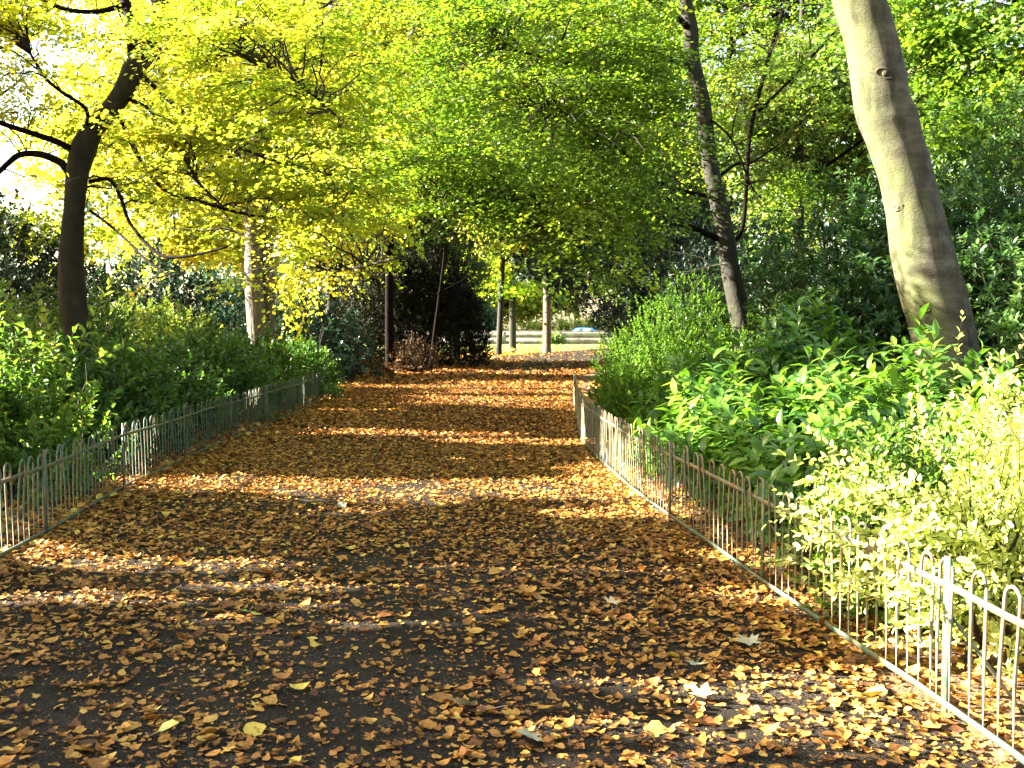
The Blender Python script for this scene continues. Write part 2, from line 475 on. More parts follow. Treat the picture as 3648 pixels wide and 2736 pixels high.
def tree(name, label, cat, limbs, vols, nb, leaf, size, seed, bark='twig', wood='dark_bark', nl=32, spray=0.8, flat=0.45,
         tmpl=None, var=(0.5, 0.22), group=None, lift=0.12, dens=5.0, cull=True, seg=12, bump=0.06, tw=0.012, droop=0.15,
         shade=None, colfn=None, boughr=0.012, soft=1.0, layer=0, clear=None, rlen=.007):
    """limbs: list of (points, radii); the first is the trunk. vols: (centre, radii, weight) the boughs end in."""
    rng = np.random.default_rng(seed)
    base = np.array(limbs[0][0][0], float)
    base[2] = max(0.0, base[2])
    root = empty(name, base, label, cat, group)
    pool, poolr = [], []
    for i, (pts, rad) in enumerate(limbs):
        mb = MB()
        pts = np.array(pts, float)
        rad = np.interp(np.linspace(0, 1, len(pts)), np.linspace(0, 1, len(rad)), rad)
        mb.tube(pts, rad, seg if i == 0 else 8, bump if i == 0 else bump * .6, seed + i, sub=5)
        mb.build('trunk' if i == 0 else 'branch', M['black_bark' if i and wood == 'dark_bark' else wood], root, True, offset=base)  # limbs take the darkened bark so they stay dark in sun
        sp, sr = smooth(pts, rad, 6)
        lo = int(len(sp) * (0.35 if i == 0 else 0.25))
        pool.append(sp[lo:]); poolr.append(sr[lo:])
    pool = np.concatenate(pool)
    w = np.array([v[2] for v in vols], float); w /= w.sum()
    which = rng.choice(len(vols), nb, p=w)
    u = norm(rng.normal(size=(nb, 3))) * (rng.random((nb, 1)) ** (1 / 2.4))
    cen = np.array([vols[k][0] for k in which]); rr = np.array([vols[k][1] for k in which])
    tgt = cen + u * rr
    if layer:
        ax = base[:2]
        hd = np.hypot(tgt[:, 0] - ax[0], tgt[:, 1] - ax[1])
        tgt[:, 2] = np.round(tgt[:, 2] / layer + .12 * hd) * layer - .12 * hd * layer + rng.normal(0, .05, nb)
    tb, C, D, NR, SZ, VR = MB(), [], [], [], [], []
    for k in range(nb):
        T = tgt[k]
        dd = pool - T
        dist = np.linalg.norm(dd * np.array([1, 1, 1.5]), axis=1) + 0.6 * np.maximum(0, dd[:, 2])
        o = pool[np.argmin(dist * rng.uniform(.85, 1.15, len(pool)))]
        L = np.linalg.norm(T - o)
        if L < 0.4: continue
        cv = qcurve(o, T, lift, 8, rng)
        if clear and (~clear(cv[2:], rng)).mean() > .3: continue
        if cull and in_gap(cv, rng, .1, 1, shade is None).mean() > .2: continue
        if cull and shade is None and in_gap(cv[3:], rng, .1).mean() > .75: continue
        r0 = min(0.05, boughr + rlen * L)
        tb.tube(cv, np.linspace(r0, 0.004, 8), 5 if L > 2 else 4, caps=False)
        m = int(np.clip(min(L, 3.2) * dens, 4, 22))
        ts = 1 - (rng.random(m) ** 1.2) * min(0.85, 2.6 / L + 0.15)
        ts[0] = 1.0
        tan = norm(np.gradient(cv, axis=0))
        idx = ts * 7
        i0 = np.minimum(idx.astype(int), 6); fr = (idx - i0)[:, None]
        so = cv[i0] * (1 - fr) + cv[i0 + 1] * fr
        st = norm(tan[i0] * (1 - fr) + tan[i0 + 1] * fr)
        a = rng.uniform(.5, 1.3, m) * rng.choice([-1, 1], m); a[0] = 0
        sd = np.stack([st[:, 0] * np.cos(a) - st[:, 1] * np.sin(a), st[:, 0] * np.sin(a) + st[:, 1] * np.cos(a), st[:, 2] * .5 + rng.normal(-.05, .07 if layer else .18, m)], 1)
        sd = norm(sd)
        sl = spray * rng.uniform(.6, 1.25, m)
        hue = rng.normal(0, var[1] * .7)
        up = norm(np.stack([rng.normal(0, flat * .5, m), rng.normal(0, flat * .5, m), np.ones(m)], 1))
        side = norm(np.cross(up, sd))
        t = rng.random((m, nl)) ** .8
        lat = rng.uniform(-1, 1, (m, nl)) * .34 * (1.05 - .6 * t)
        pos = (so[:, None] + sd[:, None] * (t * sl[:, None])[..., None] + side[:, None] * (lat * sl[:, None])[..., None])
        pos[..., 2] -= droop * t ** 2 * sl[:, None] + rng.normal(0, .04, (m, nl)) * spray
        ld = sd[:, None] * .7 + side[:, None] * np.sign(lat)[..., None] * rng.uniform(.3, 1.2, (m, nl))[..., None] + rng.normal(0, .25, (m, nl, 3))
        ld[..., 2] -= .12
        nn = up[:, None] + rng.normal(0, flat, (m, nl, 3))
        C.append(pos.reshape(-1, 3)); D.append(ld.reshape(-1, 3)); NR.append(nn.reshape(-1, 3))
        SZ.append((size * rng.uniform(.65, 1.2, m * nl)))
        VR.append(np.clip(var[0] + hue + rng.normal(0, var[1] * .6, m * nl), 0, 1))
        if tw:
            ig = in_gap(so, rng, .1, 1.0) if cull else np.zeros(m, bool)
            for q in range(m):
                if ig[q]: continue
                e = so[q] + sd[q] * sl[q] * .85; e = e - np.array([0, 0, droop * .7 * sl[q]])
                tb.tube([so[q], (so[q] + e) / 2 + [0, 0, droop * .2 * sl[q]], e], [tw * .5, tw * .35, tw * .15], 3, caps=False)
    C = np.concatenate(C); D = np.concatenate(D); NR = np.concatenate(NR); SZ = np.concatenate(SZ); VR = np.concatenate(VR)
    keep = np.ones(len(C), bool)
    if cull: keep &= ~in_gap(C, rng, size * .6 + .03, soft)
    if clear: keep &= clear(C, rng)
    if shade: keep &= shade(C, rng)
    keep &= C[:, 2] > .15
    if colfn is not None: VR = np.clip(VR + colfn(C), 0, 1)
    lb = MB()
    place_leaves(lb, tmpl or T_oval(), C[keep], D[keep], NR[keep], SZ[keep], VR[keep])
    lb.build('crown', M[leaf], root, False, offset=base)
    tb.build('twigs', M[bark], root, True, offset=base)
    print('TREE', name, keep.sum())
    return root


def open_sky(p, rng):
    """the added trees off to the left are thinned upwards, so that the sun reaches the crowns over the path"""
    g = p[:, 0] - SUNV[0] * p[:, 2] / SUNV[2]
    return rng.random(len(p)) < np.clip(1.0 - (g - 2.2) / 2.4, 0.12, 1)


def E(x, y, z, rx, ry, rz, w=1.0):
    return (np.array([x, y, z], float), np.array([rx, ry, rz], float), w)


# ------------------------------------------------------------------ shrubs
def shoots(mb, tb, O, A, L, n, size, tmpl, rng, spread=1.0, var=(0.5, 0.2), tip=0.0, stem=0.004, vjit=None, up=0.5, jit=.2):
    """O origins, A axes of leafy shoots, n leaves on each"""
    m = len(O)
    if m == 0: return
    A = norm(A)
    t = np.linspace(tip, 1, n)[None, :] + rng.normal(0, .03, (m, n))
    ref = np.where(np.abs(A[:, 2:3]) > .9, np.array([[1.0, 0, 0]]), np.array([[0, 0, 1.0]]))
    U = norm(np.cross(A, ref)); W = np.cross(A, U)
    az = np.arange(n)[None, :] * 2.4 + rng.random((m, 1)) * 6.28 + rng.normal(0, .2, (m, n))
    rad = np.cos(az)[..., None] * U[:, None] + np.sin(az)[..., None] * W[:, None]
    Ls = L * rng.uniform(.7, 1.3, (m, 1))
    pos = O[:, None] + A[:, None] * (t * Ls)[..., None]
    ph = spread * (1.15 - .55 * t)[..., None]
    d = A[:, None] * np.cos(ph) + rad * np.sin(ph) + rng.normal(0, jit, (m, n, 3))
    nn = A[:, None] * .6 + np.array([0, 0, up]) + rng.normal(0, .2, (m, n, 3))
    hue = rng.normal(0, var[1] * .7, (m, 1)) + (0 if vjit is None else vjit[:, None])
    vr = np.clip(var[0] + hue + rng.normal(0, var[1] * .5, (m, n)) + .15 * (t - .5), 0, 1)
    sz = size * rng.uniform(.7, 1.2, (m, n)) * (1.1 - .25 * t)
    place_leaves(mb, tmpl, pos.reshape(-1, 3), d.reshape(-1, 3), nn.reshape(-1, 3), sz.reshape(-1), vr.reshape(-1))
    if stem:
        a = O; b = O + A * Ls
        e = U * stem; f = W * stem
        v = np.stack([a + e, a - e * .5 + f * .87, a - e * .5 - f * .87, b + e * .4, b + (-e * .5 + f * .87) * .4, b + (-e * .5 - f * .87) * .4], 1)
        k = (np.arange(m) * 6)[:, None]
        fc = np.concatenate([k + np.array([[0, 1, 4, 3]]), k + np.array([[1, 2, 5, 4]]), k + np.array([[2, 0, 3, 5]])])
        tb.add(v.reshape(-1, 3), fc)


def shrub(name, label, lobes, ns, L, n, size, leaf, tmpl, seed, cat='shrub', spread=1.0, var=(.5, .2), inner=.45, upb=.5,
          tip=0.0, wood='twig', group=None, cull=False, stem=.004, lump=.18, up=.5, extra=None, keepfn=None, jit=.2):
    """lobes: (x, y, rx, ry, h) domes on the ground, or with a seventh value the height of their foot"""
    rng = np.random.default_rng(seed)
    c0 = np.array([lobes[0][0], lobes[0][1], 0.0])
    root = empty(name, c0, label, cat, group)
    lb, tb = MB(), MB()
    area = np.array([l[2] * l[3] + (l[2] + l[3]) * l[4] for l in lobes]); area = area / area.sum()
    for l, ar in zip(lobes, area):
        x, y, rx, ry, h = l[:5]
        z0 = l[5] if len(l) > 5 else 0.0
        m = int(ns * ar)
        u = norm(rng.normal(size=(m, 3)))
        if z0 == 0: u[:, 2] = np.abs(u[:, 2])
        az = np.arctan2(u[:, 1], u[:, 0])
        k = 1 + lump * wav(az * 2.2, u[:, 2] * 4, 1.0, seed) + rng.normal(0, .05, m)
        r = np.where(rng.random(m) < inner, rng.uniform(.55, .95, m), 1.0) * k
        sq = np.stack([rx * r, ry * r, (h - z0) * r], 1)
        p = np.array([x, y, z0]) + u * sq - norm(u) * L * .6
        A = norm(u * np.array([1, 1, .8]) + rng.normal(0, .35, (m, 3)) + np.array([0, 0, upb]))
        kk = p[:, 2] > .05
        if keepfn is not None: kk &= keepfn(p)
        for l2 in lobes:      # drop what is deep inside another lobe
            if l2 is l: continue
            zz = l2[5] if len(l2) > 5 else 0.0
            q = (p - np.array([l2[0], l2[1], zz])) / np.array([l2[2], l2[3], l2[4] - zz])
            kk &= (q ** 2).sum(1) > .45
        p, A = p[kk], A[kk]
        if cull:
            g = ~in_gap(p, rng, L * .4, 1, True); p, A = p[g], A[g]
        shoots(lb, tb, p, A, L, n, size, tmpl, rng, spread, var, tip, stem, up=up, jit=jit)
        # stems
        for _ in range(max(3, int(7 * math.sqrt(rx * ry)))):
            a = rng.uniform(0, 6.28); s = rng.uniform(.3, .85)
            b = np.array([x, y, 0]) + np.array([math.cos(a) * rx * .25, math.sin(a) * ry * .25, 0.0])
            if z0 > 0: b = np.array([lobes[0][0], lobes[0][1], z0 * .7])
            e = np.array([x + math.cos(a) * rx * s, y + math.sin(a) * ry * s, z0 + (h - z0) * math.sqrt(max(.05, 1 - s * s)) * .9])
            tb.tube(qcurve(b, e, .05, 6, rng, .04), np.linspace(.018, .005, 6), 5, caps=False)
    if extra: extra(lb, tb, rng)
    lb.build('foliage', M[leaf], root, False, offset=c0)
    tb.build('stems', M[wood], root, True, offset=c0)
    print('SHRUB', name, lb.n)
    return root


# ------------------------------------------------------------------ ground
def ribbon(name, pts_l, pts_r, z, mat, kind='structure', nx=8):
    mb = MB()
    a = np.array(pts_l, float); b = np.array(pts_r, float)
    a, _ = smooth(np.c_[a, np.zeros(len(a))], np.zeros(len(a)), 6)
    b, _ = smooth(np.c_[b, np.zeros(len(b))], np.zeros(len(b)), 6)
    t = np.linspace(0, 1, nx + 1)[None, :, None]
    g = a[:, None] * (1 - t) + b[:, None] * t
    g[..., 2] = z
    n = len(a); k = nx + 1
    i = np.arange(n - 1)[:, None] * k; j = np.arange(nx)[None]
    q = np.stack([i + j, i + j + 1, i + k + j + 1, i + k + j], -1).reshape(-1, 4)
    mb.add(g.reshape(-1, 3), q)
    return tag(mb.build(name, mat), kind=kind)


M['soil'] = noise_mat('leafy_soil', [(0.3, (0.05, 0.03, 0.015)), (0.5, (0.11, 0.065, 0.03)), (0.7, (0.19, 0.11, 0.045))], scale=14, bump=.8, bscale=40, dist=.03,
                      detail=10)
M['lawn'] = noise_mat('lawn', [(0.3, (0.07, 0.15, 0.03)), (0.5, (0.12, 0.22, 0.045)), (0.75, (0.2, 0.27, 0.06))], scale=1.5, bump=.5, bscale=60)
M['asphalt'] = noise_mat('asphalt', [(0.38, (0.004, 0.003, 0.002)), (0.5, (0.013, 0.0098, 0.0068)), (0.62, (0.062, 0.049, 0.037))], scale=110, detail=3, bump=1.0, spec=.12,
                         bscale=95, dist=.012, rough=.8, scale2=1.3, mix2=(0.012, 0.009, 0.006))
M['far_road'] = noise_mat('road_asphalt', [(0.4, (0.05, 0.05, 0.05)), (0.6, (0.09, 0.09, 0.09))], scale=40)

mb = MB()
mb.add(np.array([(-600, -300, 0), (600, -300, 0), (600, 900, 0), (-600, 900, 0)]), np.array([(0, 1, 2, 3)]))
tag(mb.build('ground', M['soil']), kind='structure')

PL = [(-3.2, -4), (-3.25, 0), (-3.4, 6), (-3.62, 10), (-3.72, 15), (-3.9, 24), (-3.9, 32), (-2.6, 41), (-.6, 53), (3.2, 66), (10, 78), (22, 86)]
PR = [(2.2, -4), (2.0, 0), (1.62, 5), (1.25, 8.3), (.98, 12), (.95, 15), (1.1, 19), (1.3, 25), (1.9, 33), (4.0, 43), (7.6, 53), (14, 62), (26, 70)]
PR = PR[:1] + PR[1:]
PR = [PR[i] for i in (0, 1, 2, 3, 4, 6, 7, 8, 9, 10, 11, 12)]
ribbon('path', PL, PR, 0.006, M['asphalt'])
ribbon('lawn', [(-40, 60), (-40, 70), (-40, 80), (-40, 91.6)], [(1.6, 60.5), (5, 69.5), (12, 80.5), (46, 91.6)], 0.004, M['lawn'])
ribbon('road', [(-80, 93.4), (-80, 101)], [(80, 93.4), (80, 101)], 0.005, M['far_road'])


def path_edges(y):
    l = np.array(PL); r = np.array(PR)
    return np.interp(y, l[:, 1], l[:, 0]), np.interp(y, r[:, 1], r[:, 0])


# fallen leaves
def T_curl(w, c, e):
    v = np.array([(0, 0, .0), (.28, w, c), (.7, w * .8, c * 1.2 + e * .4), (1, 0, e), (.7, -w * .8, c * .7 + e * .5), (.28, -w * 1.05, c * .9), (.45, 0, .0)])
    return v, [np.array([(0, 6, 1), (1, 6, 2), (2, 6, 3), (3, 6, 4), (4, 6, 5), (5, 6, 0)])]


def T_ovate(w, c, e, tw=0.0, sk=0.0):
    st = [(0, 0), (.12, .45), (.32, .92), (.55, 1.0), (.76, .72), (.91, .36), (1, 0)]
    v = []
    for i, (x, k) in enumerate(st):
        yy = w * k
        z0 = e * (x - .45) ** 2 * 1.6
        sx = sk * math.sin(x * 3.1)
        v.append((x, sx, z0))
        if 0 < i < 6:
            jag = .05 if i % 2 else -.02
            v.append((x + jag, sx + yy, z0 + c * k * k + tw * x))
            v.append((x - jag, sx - yy * .94, z0 + c * .8 * k * k - tw * x))
    # order: 0 | mid,l,r per station | tip
    f3 = [(0, 1, 2), (0, 3, 1), (13, 16, 14), (13, 15, 16)]
    q = []
    for i in range(4):
        a = 1 + 3 * i
        q.append((a, a + 3, a + 4, a + 1)); q.append((a, a + 2, a + 5, a + 3))
    return np.array(v), [np.array(f3), np.array(q)]


def maple_outline(seed=0):
    rng = np.random.default_rng(seed)
    pts = []
    lob = [(-150, .35), (-128, .62), (-100, .34), (-72, .86), (-58, .60), (-46, .82), (-30, .42), (-13, .80), (0, 1.05), (13, .80), (30, .42), (46, .82), (58, .60),
           (72, .86), (100, .34), (128, .62), (150, .35), (180, .12)]
    for a, r in lob:
        a = R(a + rng.normal(0, 2)); r *= rng.uniform(.92, 1.08)
        pts.append((math.cos(a) * r, math.sin(a) * r, .10 * r * r * math.sin(3 * a + seed) + .16 * r * r))
    return np.array([(0, 0, 0)] + pts)


def T_maple(seed):
    v = maple_outline(seed) * .55
    v[:, 0] += .3
    n = len(v) - 1
    return v, [np.array([(0, 1 + i, 1 + (i + 1) % n) for i in range(n)])]


def litter():
    rng = np.random.default_rng(5)
    mb = MB()
    tm = [T_curl(.36, .12, .18), T_curl(.40, .22, .05), T_curl(.30, .05, .30), T_curl(.38, -.04, -.02), T_curl(.33, .3, .2), T_curl(.42, .08, .12)]

    tm2 = [T_ovate(.34, .10, .5), T_ovate(.40, .22, .1, .05), T_ovate(.30, .02, .7, .08, .05), T_ovate(.36, -.05, -.1, .1), T_ovate(.33, .30, .4, .0, -.06),
           T_ovate(.42, .06, .3, -.08), T_ovate(.26, .16, .9, .1, .08)]

    def put(x, y, sz, vmean, tilt=.25, zmax=.012, tm=tm):
        n = len(x)
        a = rng.uniform(0, 6.28, n)
        d = np.stack([np.cos(a), np.sin(a), rng.normal(0, tilt * .6, n)], 1)
        nn = np.stack([rng.normal(0, tilt, n), rng.normal(0, tilt, n), np.ones(n)], 1)
        c = np.stack([x, y, .011 + rng.random(n) * zmax + np.abs(d[:, 2]) * sz * .5], 1)
        v = np.clip(vmean + rng.normal(0, .22, n), 0, 1)
        w = rng.integers(0, len(tm) + 1, n)
        for k in range(len(tm)):
            q = w == k
            place_leaves(mb, tm[k], c[q], d[q], nn[q], sz[q], v[q])
        for k in range(4):
            q = (w == len(tm)) & (np.arange(n) % 4 == k)
            place_leaves(mb, T_maple(k + 3), c[q], d[q], nn[q], sz[q] * 1.15, v[q])
    # path
    for y0, y1, N, s0, s1 in ((3.0, 7, 16000, .016, .060), (7, 14, 36000, .025, .062), (14, 28, 48000, .04, .08), (28, 48, 30000, .08, .14), (48, 75, 4000, .10, .16)):
        y = rng.uniform(y0, y1, N)
        l, r = path_edges(y)
        t = rng.random(N)
        x = l - .25 + (r - l + .5) * t
        dn = np.where(y < 8, .62, .5) + .30 * wav(x, y, 1.1, 3) + .25 * wav(x, y, 3.3, 5)
        side = np.abs(t - .42) * 2
        dn += .22 * side ** 2
        dn -= .22 * np.exp(-((x + .45) / .5) ** 2) * np.clip((11 - y) / 5, 0, 1) * (y < 11)
        dn += np.where(y > 11, .30, 0) - .25 * np.clip((y - 15) / 12, 0, 1)
        if y0 >= 28: dn += -1.2 * np.exp(-((t - .62) / .25) ** 2) * np.clip((y - 33) / 6, 0, 1)
        k = rng.random(N) < np.clip(dn, .10, 1)
        szs = rng.uniform(s0, s1, k.sum()); big = rng.random(k.sum()) < (.035 if y0 < 14 else 0); szs[big] = rng.uniform(.07, .10, big.sum())
        put(x[k], y[k], szs, .42 - (.12 if y0 > 10 else 0), .2 if y0 < 14 else .25, .010, tm2 if y0 < 14 else tm)
    # crumbs of leaf, bud scales and short twigs
    N = 16000
    y = rng.uniform(3.1, 12, N); l, r = path_edges(y); x = l + (r - l) * rng.random(N)
    put(x, y, rng.uniform(.006, .022, N), .3, .3, .002)
    # verges behind the fences and the open ground beyond
    for x0, x1, y0, y1, N, s in ((1.2, 4.0, 3, 10, 8500, .058), (-6.5, -3.4, 5, 14, 11000, .08), (-9, -3.5, 14, 26, 9000, .10), (-9, -1, 26, 48, 14000, .12),
                                 (1, 6, 10, 30, 5000, .1), (-12, 8, 48, 62, 12000, .16), (-14, 20, 62, 80, 2600, .2), (-14, 20, 80, 91, 500, .2)):
        x = rng.uniform(x0, x1, N); y = rng.uniform(y0, y1, N)
        l, r = path_edges(y)
        k = (x < l - .1) | (x > r + .1)
        put(x[k], y[k], rng.uniform(s * .6, s * 1.1, k.sum()), .5 if y0 < 48 else .75, .35, .03)
    # drifts along the fence feet
    for sgn in (-1, 1):
        y = rng.uniform(3.2, 24, 2600)
        l, r = path_edges(y)
        x = (l + .18 if sgn < 0 else r - .16) + rng.normal(0, .13, len(y))
        put(x, y, rng.uniform(.03, .065, len(y)), .48, .3, .03, tm2)
    tag(mb.build('fallen_leaves', M['fallen']), 'orange and brown autumn leaves strewn over the path and verges', 'leaf litter', kind='stuff')


litter()

# heap of raked leaves at the left path edge
rng = np.random.default_rng(8)
hb = MB()
for (cx, cy, rx, ry, h, n) in ((-4.9, 33.2, 1.15, 1.0, .62, 2600), (-3.9, 35.6, .8, .7, .35, 1100)):
    a = rng.uniform(0, 6.28, n); r = np.sqrt(rng.random(n))
    x = cx + rx * r * np.cos(a); y = cy + ry * r * np.sin(a)
    z = h * (1 - r ** 1.6) * (1 + .2 * wav(x, y, 3)) + .03
    d = np.stack([np.cos(a * 7), np.sin(a * 7), rng.normal(0, .5, n)], 1)
    place_leaves(hb, T_curl(.38, .15, .12), np.stack([x, y, z], 1), d, np.stack([rng.normal(0, .4, n), rng.normal(0, .4, n), np.ones(n)], 1),
                 rng.uniform(.09, .15, n), np.clip(rng.normal(.15, .12, n), 0, 1))
tag(hb.build('leaf_heap', M['fallen']), 'low heap of reddish brown leaves at left path edge before the dark yew', 'leaf heap', kind='stuff')

# ------------------------------------------------------------------ big single leaves on the path
M['green_maple'] = noise_mat('green_maple_leaf', [(0.35, (0.08, 0.16, 0.03)), (0.65, (0.22, 0.30, 0.06))], scale=18, rough=.5, bump=.2)
M['grey_maple'] = noise_mat('grey_maple_leaf', [(0.35, (0.20, 0.20, 0.13)), (0.65, (0.36, 0.34, 0.22))], scale=18, rough=.6, bump=.2)
M['tan_maple'] = noise_mat('tan_maple_leaf', [(0.35, (0.36, 0.24, 0.10)), (0.65, (0.58, 0.42, 0.20))], scale=18, rough=.6, bump=.2)
M['lemon_leaf'] = noise_mat('lemon_leaf', [(0.35, (0.42, 0.42, 0.10)), (0.65, (0.62, 0.60, 0.18))], scale=18, rough=.5, bump=.2)


def big_leaf(sx, sy, size, mat, label, seed, lobed=True, tilt=.25):
    rng = np.random.default_rng(seed)
    p = G(sx, sy)
    mb = MB()
    a = rng.uniform(0, 6.28)
    d = np.array([[math.cos(a), math.sin(a), .1]])
    nn = np.array([[rng.normal(0, tilt), rng.normal(0, tilt), 1.0]])
    o = empty('fallen_leaf', (p[0], p[1], .02), label, 'leaf', 'large single leaves lying on the path')
    place_leaves(mb, T_maple(seed) if lobed else T_curl(.4, .2, .25), np.array([[0, 0, .02]]), d, nn, np.array([size]), np.array([.5]))
    mb.build('blade', M[mat], o)
    st = MB()
    st.tube([(0, 0, .02), -d[0] * size * .35 + [0, 0, .012], -d[0] * size * .6 + [0.01, 0, .03]], [.0016, .0014, .0018], 4)
    st.build('stalk', M['dead_twig'], o)


big_leaf(890, 2200, .15, 'green_maple', 'green and white crumpled leaf lying left of the path middle', 21)
big_leaf(1230, 1825, .10, 'grey_maple', 'pale whitish green leaf lying on the mid path by the sun band', 22, False)
big_leaf(2480, 2385, .13, 'grey_maple', 'small grey green lobed leaf on dark bare asphalt left of its larger twin', 23)
big_leaf(2700, 2330, .17, 'grey_maple', 'largest grey green lobed leaf lying in shade near the right fence', 24)
big_leaf(2480, 2520, .15, 'tan_maple', 'pale tan lobed leaf with long red stalk near the bottom right', 25)
big_leaf(1710, 2545, .16, 'grey_maple', 'curled grey green leaf in the lower middle of the path', 26, True, .6)
big_leaf(1900, 2640, .15, 'grey_maple', 'pale cupped leaf at the bottom edge right of middle', 27, True, .7)
big_leaf(540, 2565, .09, 'lemon_leaf', 'pale lemon oval leaf near the bottom left corner', 28, False)
big_leaf(560, 2645, .085, 'lemon_leaf', 'round pale yellow green leaf lowest at the bottom left', 29, False)
big_leaf(2180, 2180, .14, 'tan_maple', 'tan lobed leaf beside a twig right of the path middle', 30)
big_leaf(3060, 2510, .12, 'lemon_leaf', 'yellow green leaf lying at the foot of the near right fence', 31, False)

# ------------------------------------------------------------------ fences
M['green_paint'] = noise_mat('weathered_green_paint', [(0.3, (0.02, 0.05, 0.032)), (0.55, (0.05, 0.095, 0.062)), (0.75, (0.12, 0.15, 0.10))], scale=9, rough=.5, bump=.25,
                             bscale=50, spec=.4, dist=.004, scale2=14, mix2=(0.12, 0.085, 0.045))
M['pale_paint'] = noise_mat('pale_flaking_paint', [(0.3, (0.05, 0.065, 0.04)), (0.55, (0.11, 0.115, 0.07)), (0.75, (0.22, 0.20, 0.13))], scale=9, rough=.5, bump=.25,
                            bscale=50, spec=.4, dist=.004, scale2=12, mix2=(0.17, 0.11, 0.055))


def fence(name, label, line, y0, y1, mat, first_post, side, near_gap=None):
    """bow topped railings along a line of (x, y) points"""
    ln = np.array(line, float)
    ys = np.arange(y0, y1, .02)
    xs = np.interp(ys, ln[:, 1], ln[:, 0])
    k = np.ones(25) / 25
    xs = np.convolve(np.pad(xs, 12, mode='edge'), k, 'valid')
    seg = np.r_[0, np.cumsum(np.hypot(np.diff(xs), np.diff(ys)))]
    tot = seg[-1]

    def at(s): return np.array([np.interp(s, seg, xs), np.interp(s, seg, ys), 0.0])
    o = empty(name, at(0), label, 'fence')
    o0 = at(0)
    rng = np.random.default_rng(int(abs(side) * 10 + 3))
    H, HR = .60, .54
    # rails
    for nm, z, th, hh in (('top_rail', HR, .006, .013), ('bottom_rail', .05, .006, .013)):
        mb = MB()
        ss = np.arange(0, tot, .35)
        pts = np.array([at(s) for s in ss]) + np.c_[np.zeros(len(ss)), np.zeros(len(ss)), z + .008 * np.sin(ss * 1.7) + rng.normal(0, .002, len(ss))]
        t = norm(np.gradient(pts, axis=0)); n2 = np.stack([-t[:, 1], t[:, 0], 0 * t[:, 0]], 1)
        u = np.array([0, 0, 1.0])
        v = np.stack([pts + n2 * th + u * hh, pts - n2 * th + u * hh, pts - n2 * th - u * hh, pts + n2 * th - u * hh], 1)
        n = len(pts); i = np.arange(n - 1)[:, None] * 4; j = np.arange(4)[None]; jj = (j + 1) % 4
        mb.add(v.reshape(-1, 3), [np.stack([i + j, i + jj, i + 4 + jj, i + 4 + j], -1).reshape(-1, 4), np.array([[3, 2, 1, 0]]),
                                  np.array([[4 * n - 4, 4 * n - 3, 4 * n - 2, 4 * n - 1]])])
        mb.build(nm, mat if nm == 'top_rail' else M['green_paint'], o, offset=o0)
    # posts with a slanting stay behind
    posts = np.arange(first_post, tot, 2.15)
    for s in posts:
        p = at(s); t = norm(at(min(s + .1, tot)) - at(max(s - .1, 0)))
        nrm = np.array([t[1], -t[0], 0]) * side
        mb = MB()
        mb.box(-.020, .020, -.006, .006, -.05, .665)
        v = mb.v[0]
        v = p + v[:, 0:1] * t + v[:, 1:2] * nrm + v[:, 2:3] * np.array([0, 0, 1])
        mb.v[0] = v
        mb.build('post', M['green_paint'], o, offset=o0)
        mb = MB()
        mb.tube([p + nrm * .012 + [0, 0, .43], p + nrm * .36 + [0, 0, -.02]], [.007, .007], 5)
        mb.build('stay', mat, o, offset=o0)
    # hoops
    hs = np.arange(.1, tot - .1, .2)
    rest = None
    order = 0
    for s in hs:
        if np.min(np.abs(posts - s - .05)) < .035: s = s + .05
        a = at(s) ; b = at(s + .1)
        hgt = H + rng.normal(0, .004)
        lean = rng.normal(0, .009, 3) * [1, 1, 0]
        if order in (23, 61): lean = lean + [.03, -.02, 0]
        hgt -= .012 * (rng.random() < .12)
        m_ = (a + b) / 2
        pts = [a + [0, 0, .02], a + [0, 0, .3], a + lean + [0, 0, hgt]]
        for q in range(1, 6):
            an = math.pi * q / 6
            pts.append(m_ + lean + (a - m_) * math.cos(an) + np.array([0, 0, hgt + .052 * math.sin(an)]))
        pts += [b + lean + [0, 0, hgt], b + [0, 0, .3], b + [0, 0, .02]]
        n_side = 6 if s < 12 else 5
        if order < 100:
            mb = MB(); mb.tube(pts, .0076, n_side); mb.build('hoop', mat, o, True, offset=o0)
        else:
            if rest is None: rest = MB()
            rest.tube(pts, .0076, n_side)
        order += 1
    if rest is not None:
        tag(rest.build('hoop', mat, o, True, offset=o0), kind='stuff')
    return o


LEFT = [(-3.2, 3.0), (-3.47, 7.05), (-3.77, 10.2), (-3.85, 12.5), (-3.88, 15), (-3.9, 18.8), (-4.1, 23.8)]
RIGHT = [(1.93, 2.6), (1.79, 4.0), (1.55, 6.2), (1.30, 8.36), (1.15, 10), (1.02, 11.9), (.96, 14.5), (1.09, 17.5), (1.3, 22), (1.45, 25)]
fence('bow_top_fence', 'low green bow topped railing along the left path edge under the hedge', LEFT, 5.2, 23.8, M['green_paint'], .5, -1)
fence('bow_top_fence', 'low flaking bow topped railing along the right path edge before the laurels', RIGHT, 3.4, 22.0, M['pale_paint'], .78, 1)

# ------------------------------------------------------------------ trees in the photo
def rads(Y, *w): return [x / 1.213 / 3.5625 / F * Y for x in w]


# left beech
Y1 = 13.0
b = C1(345, 1600, Y1); foot = np.array([b[0] + .1, b[1], -.1])
trunk = [foot, b] + [C1(x, y, Y1) for x, y in ((335, 1450), (318, 1300), (308, 1100), (322, 900), (337, 750), (358, 650), (395, 570), (455, 500), (522, 410), (575, 310),
                                                (622, 220), (665, 110), (692, 0), (730, -140), (800, -400))]
tr = rads(Y1, 75, 58, 52, 55, 51, 44, 48, 54, 44, 38, 42, 50, 40, 36, 38, 34, 24)


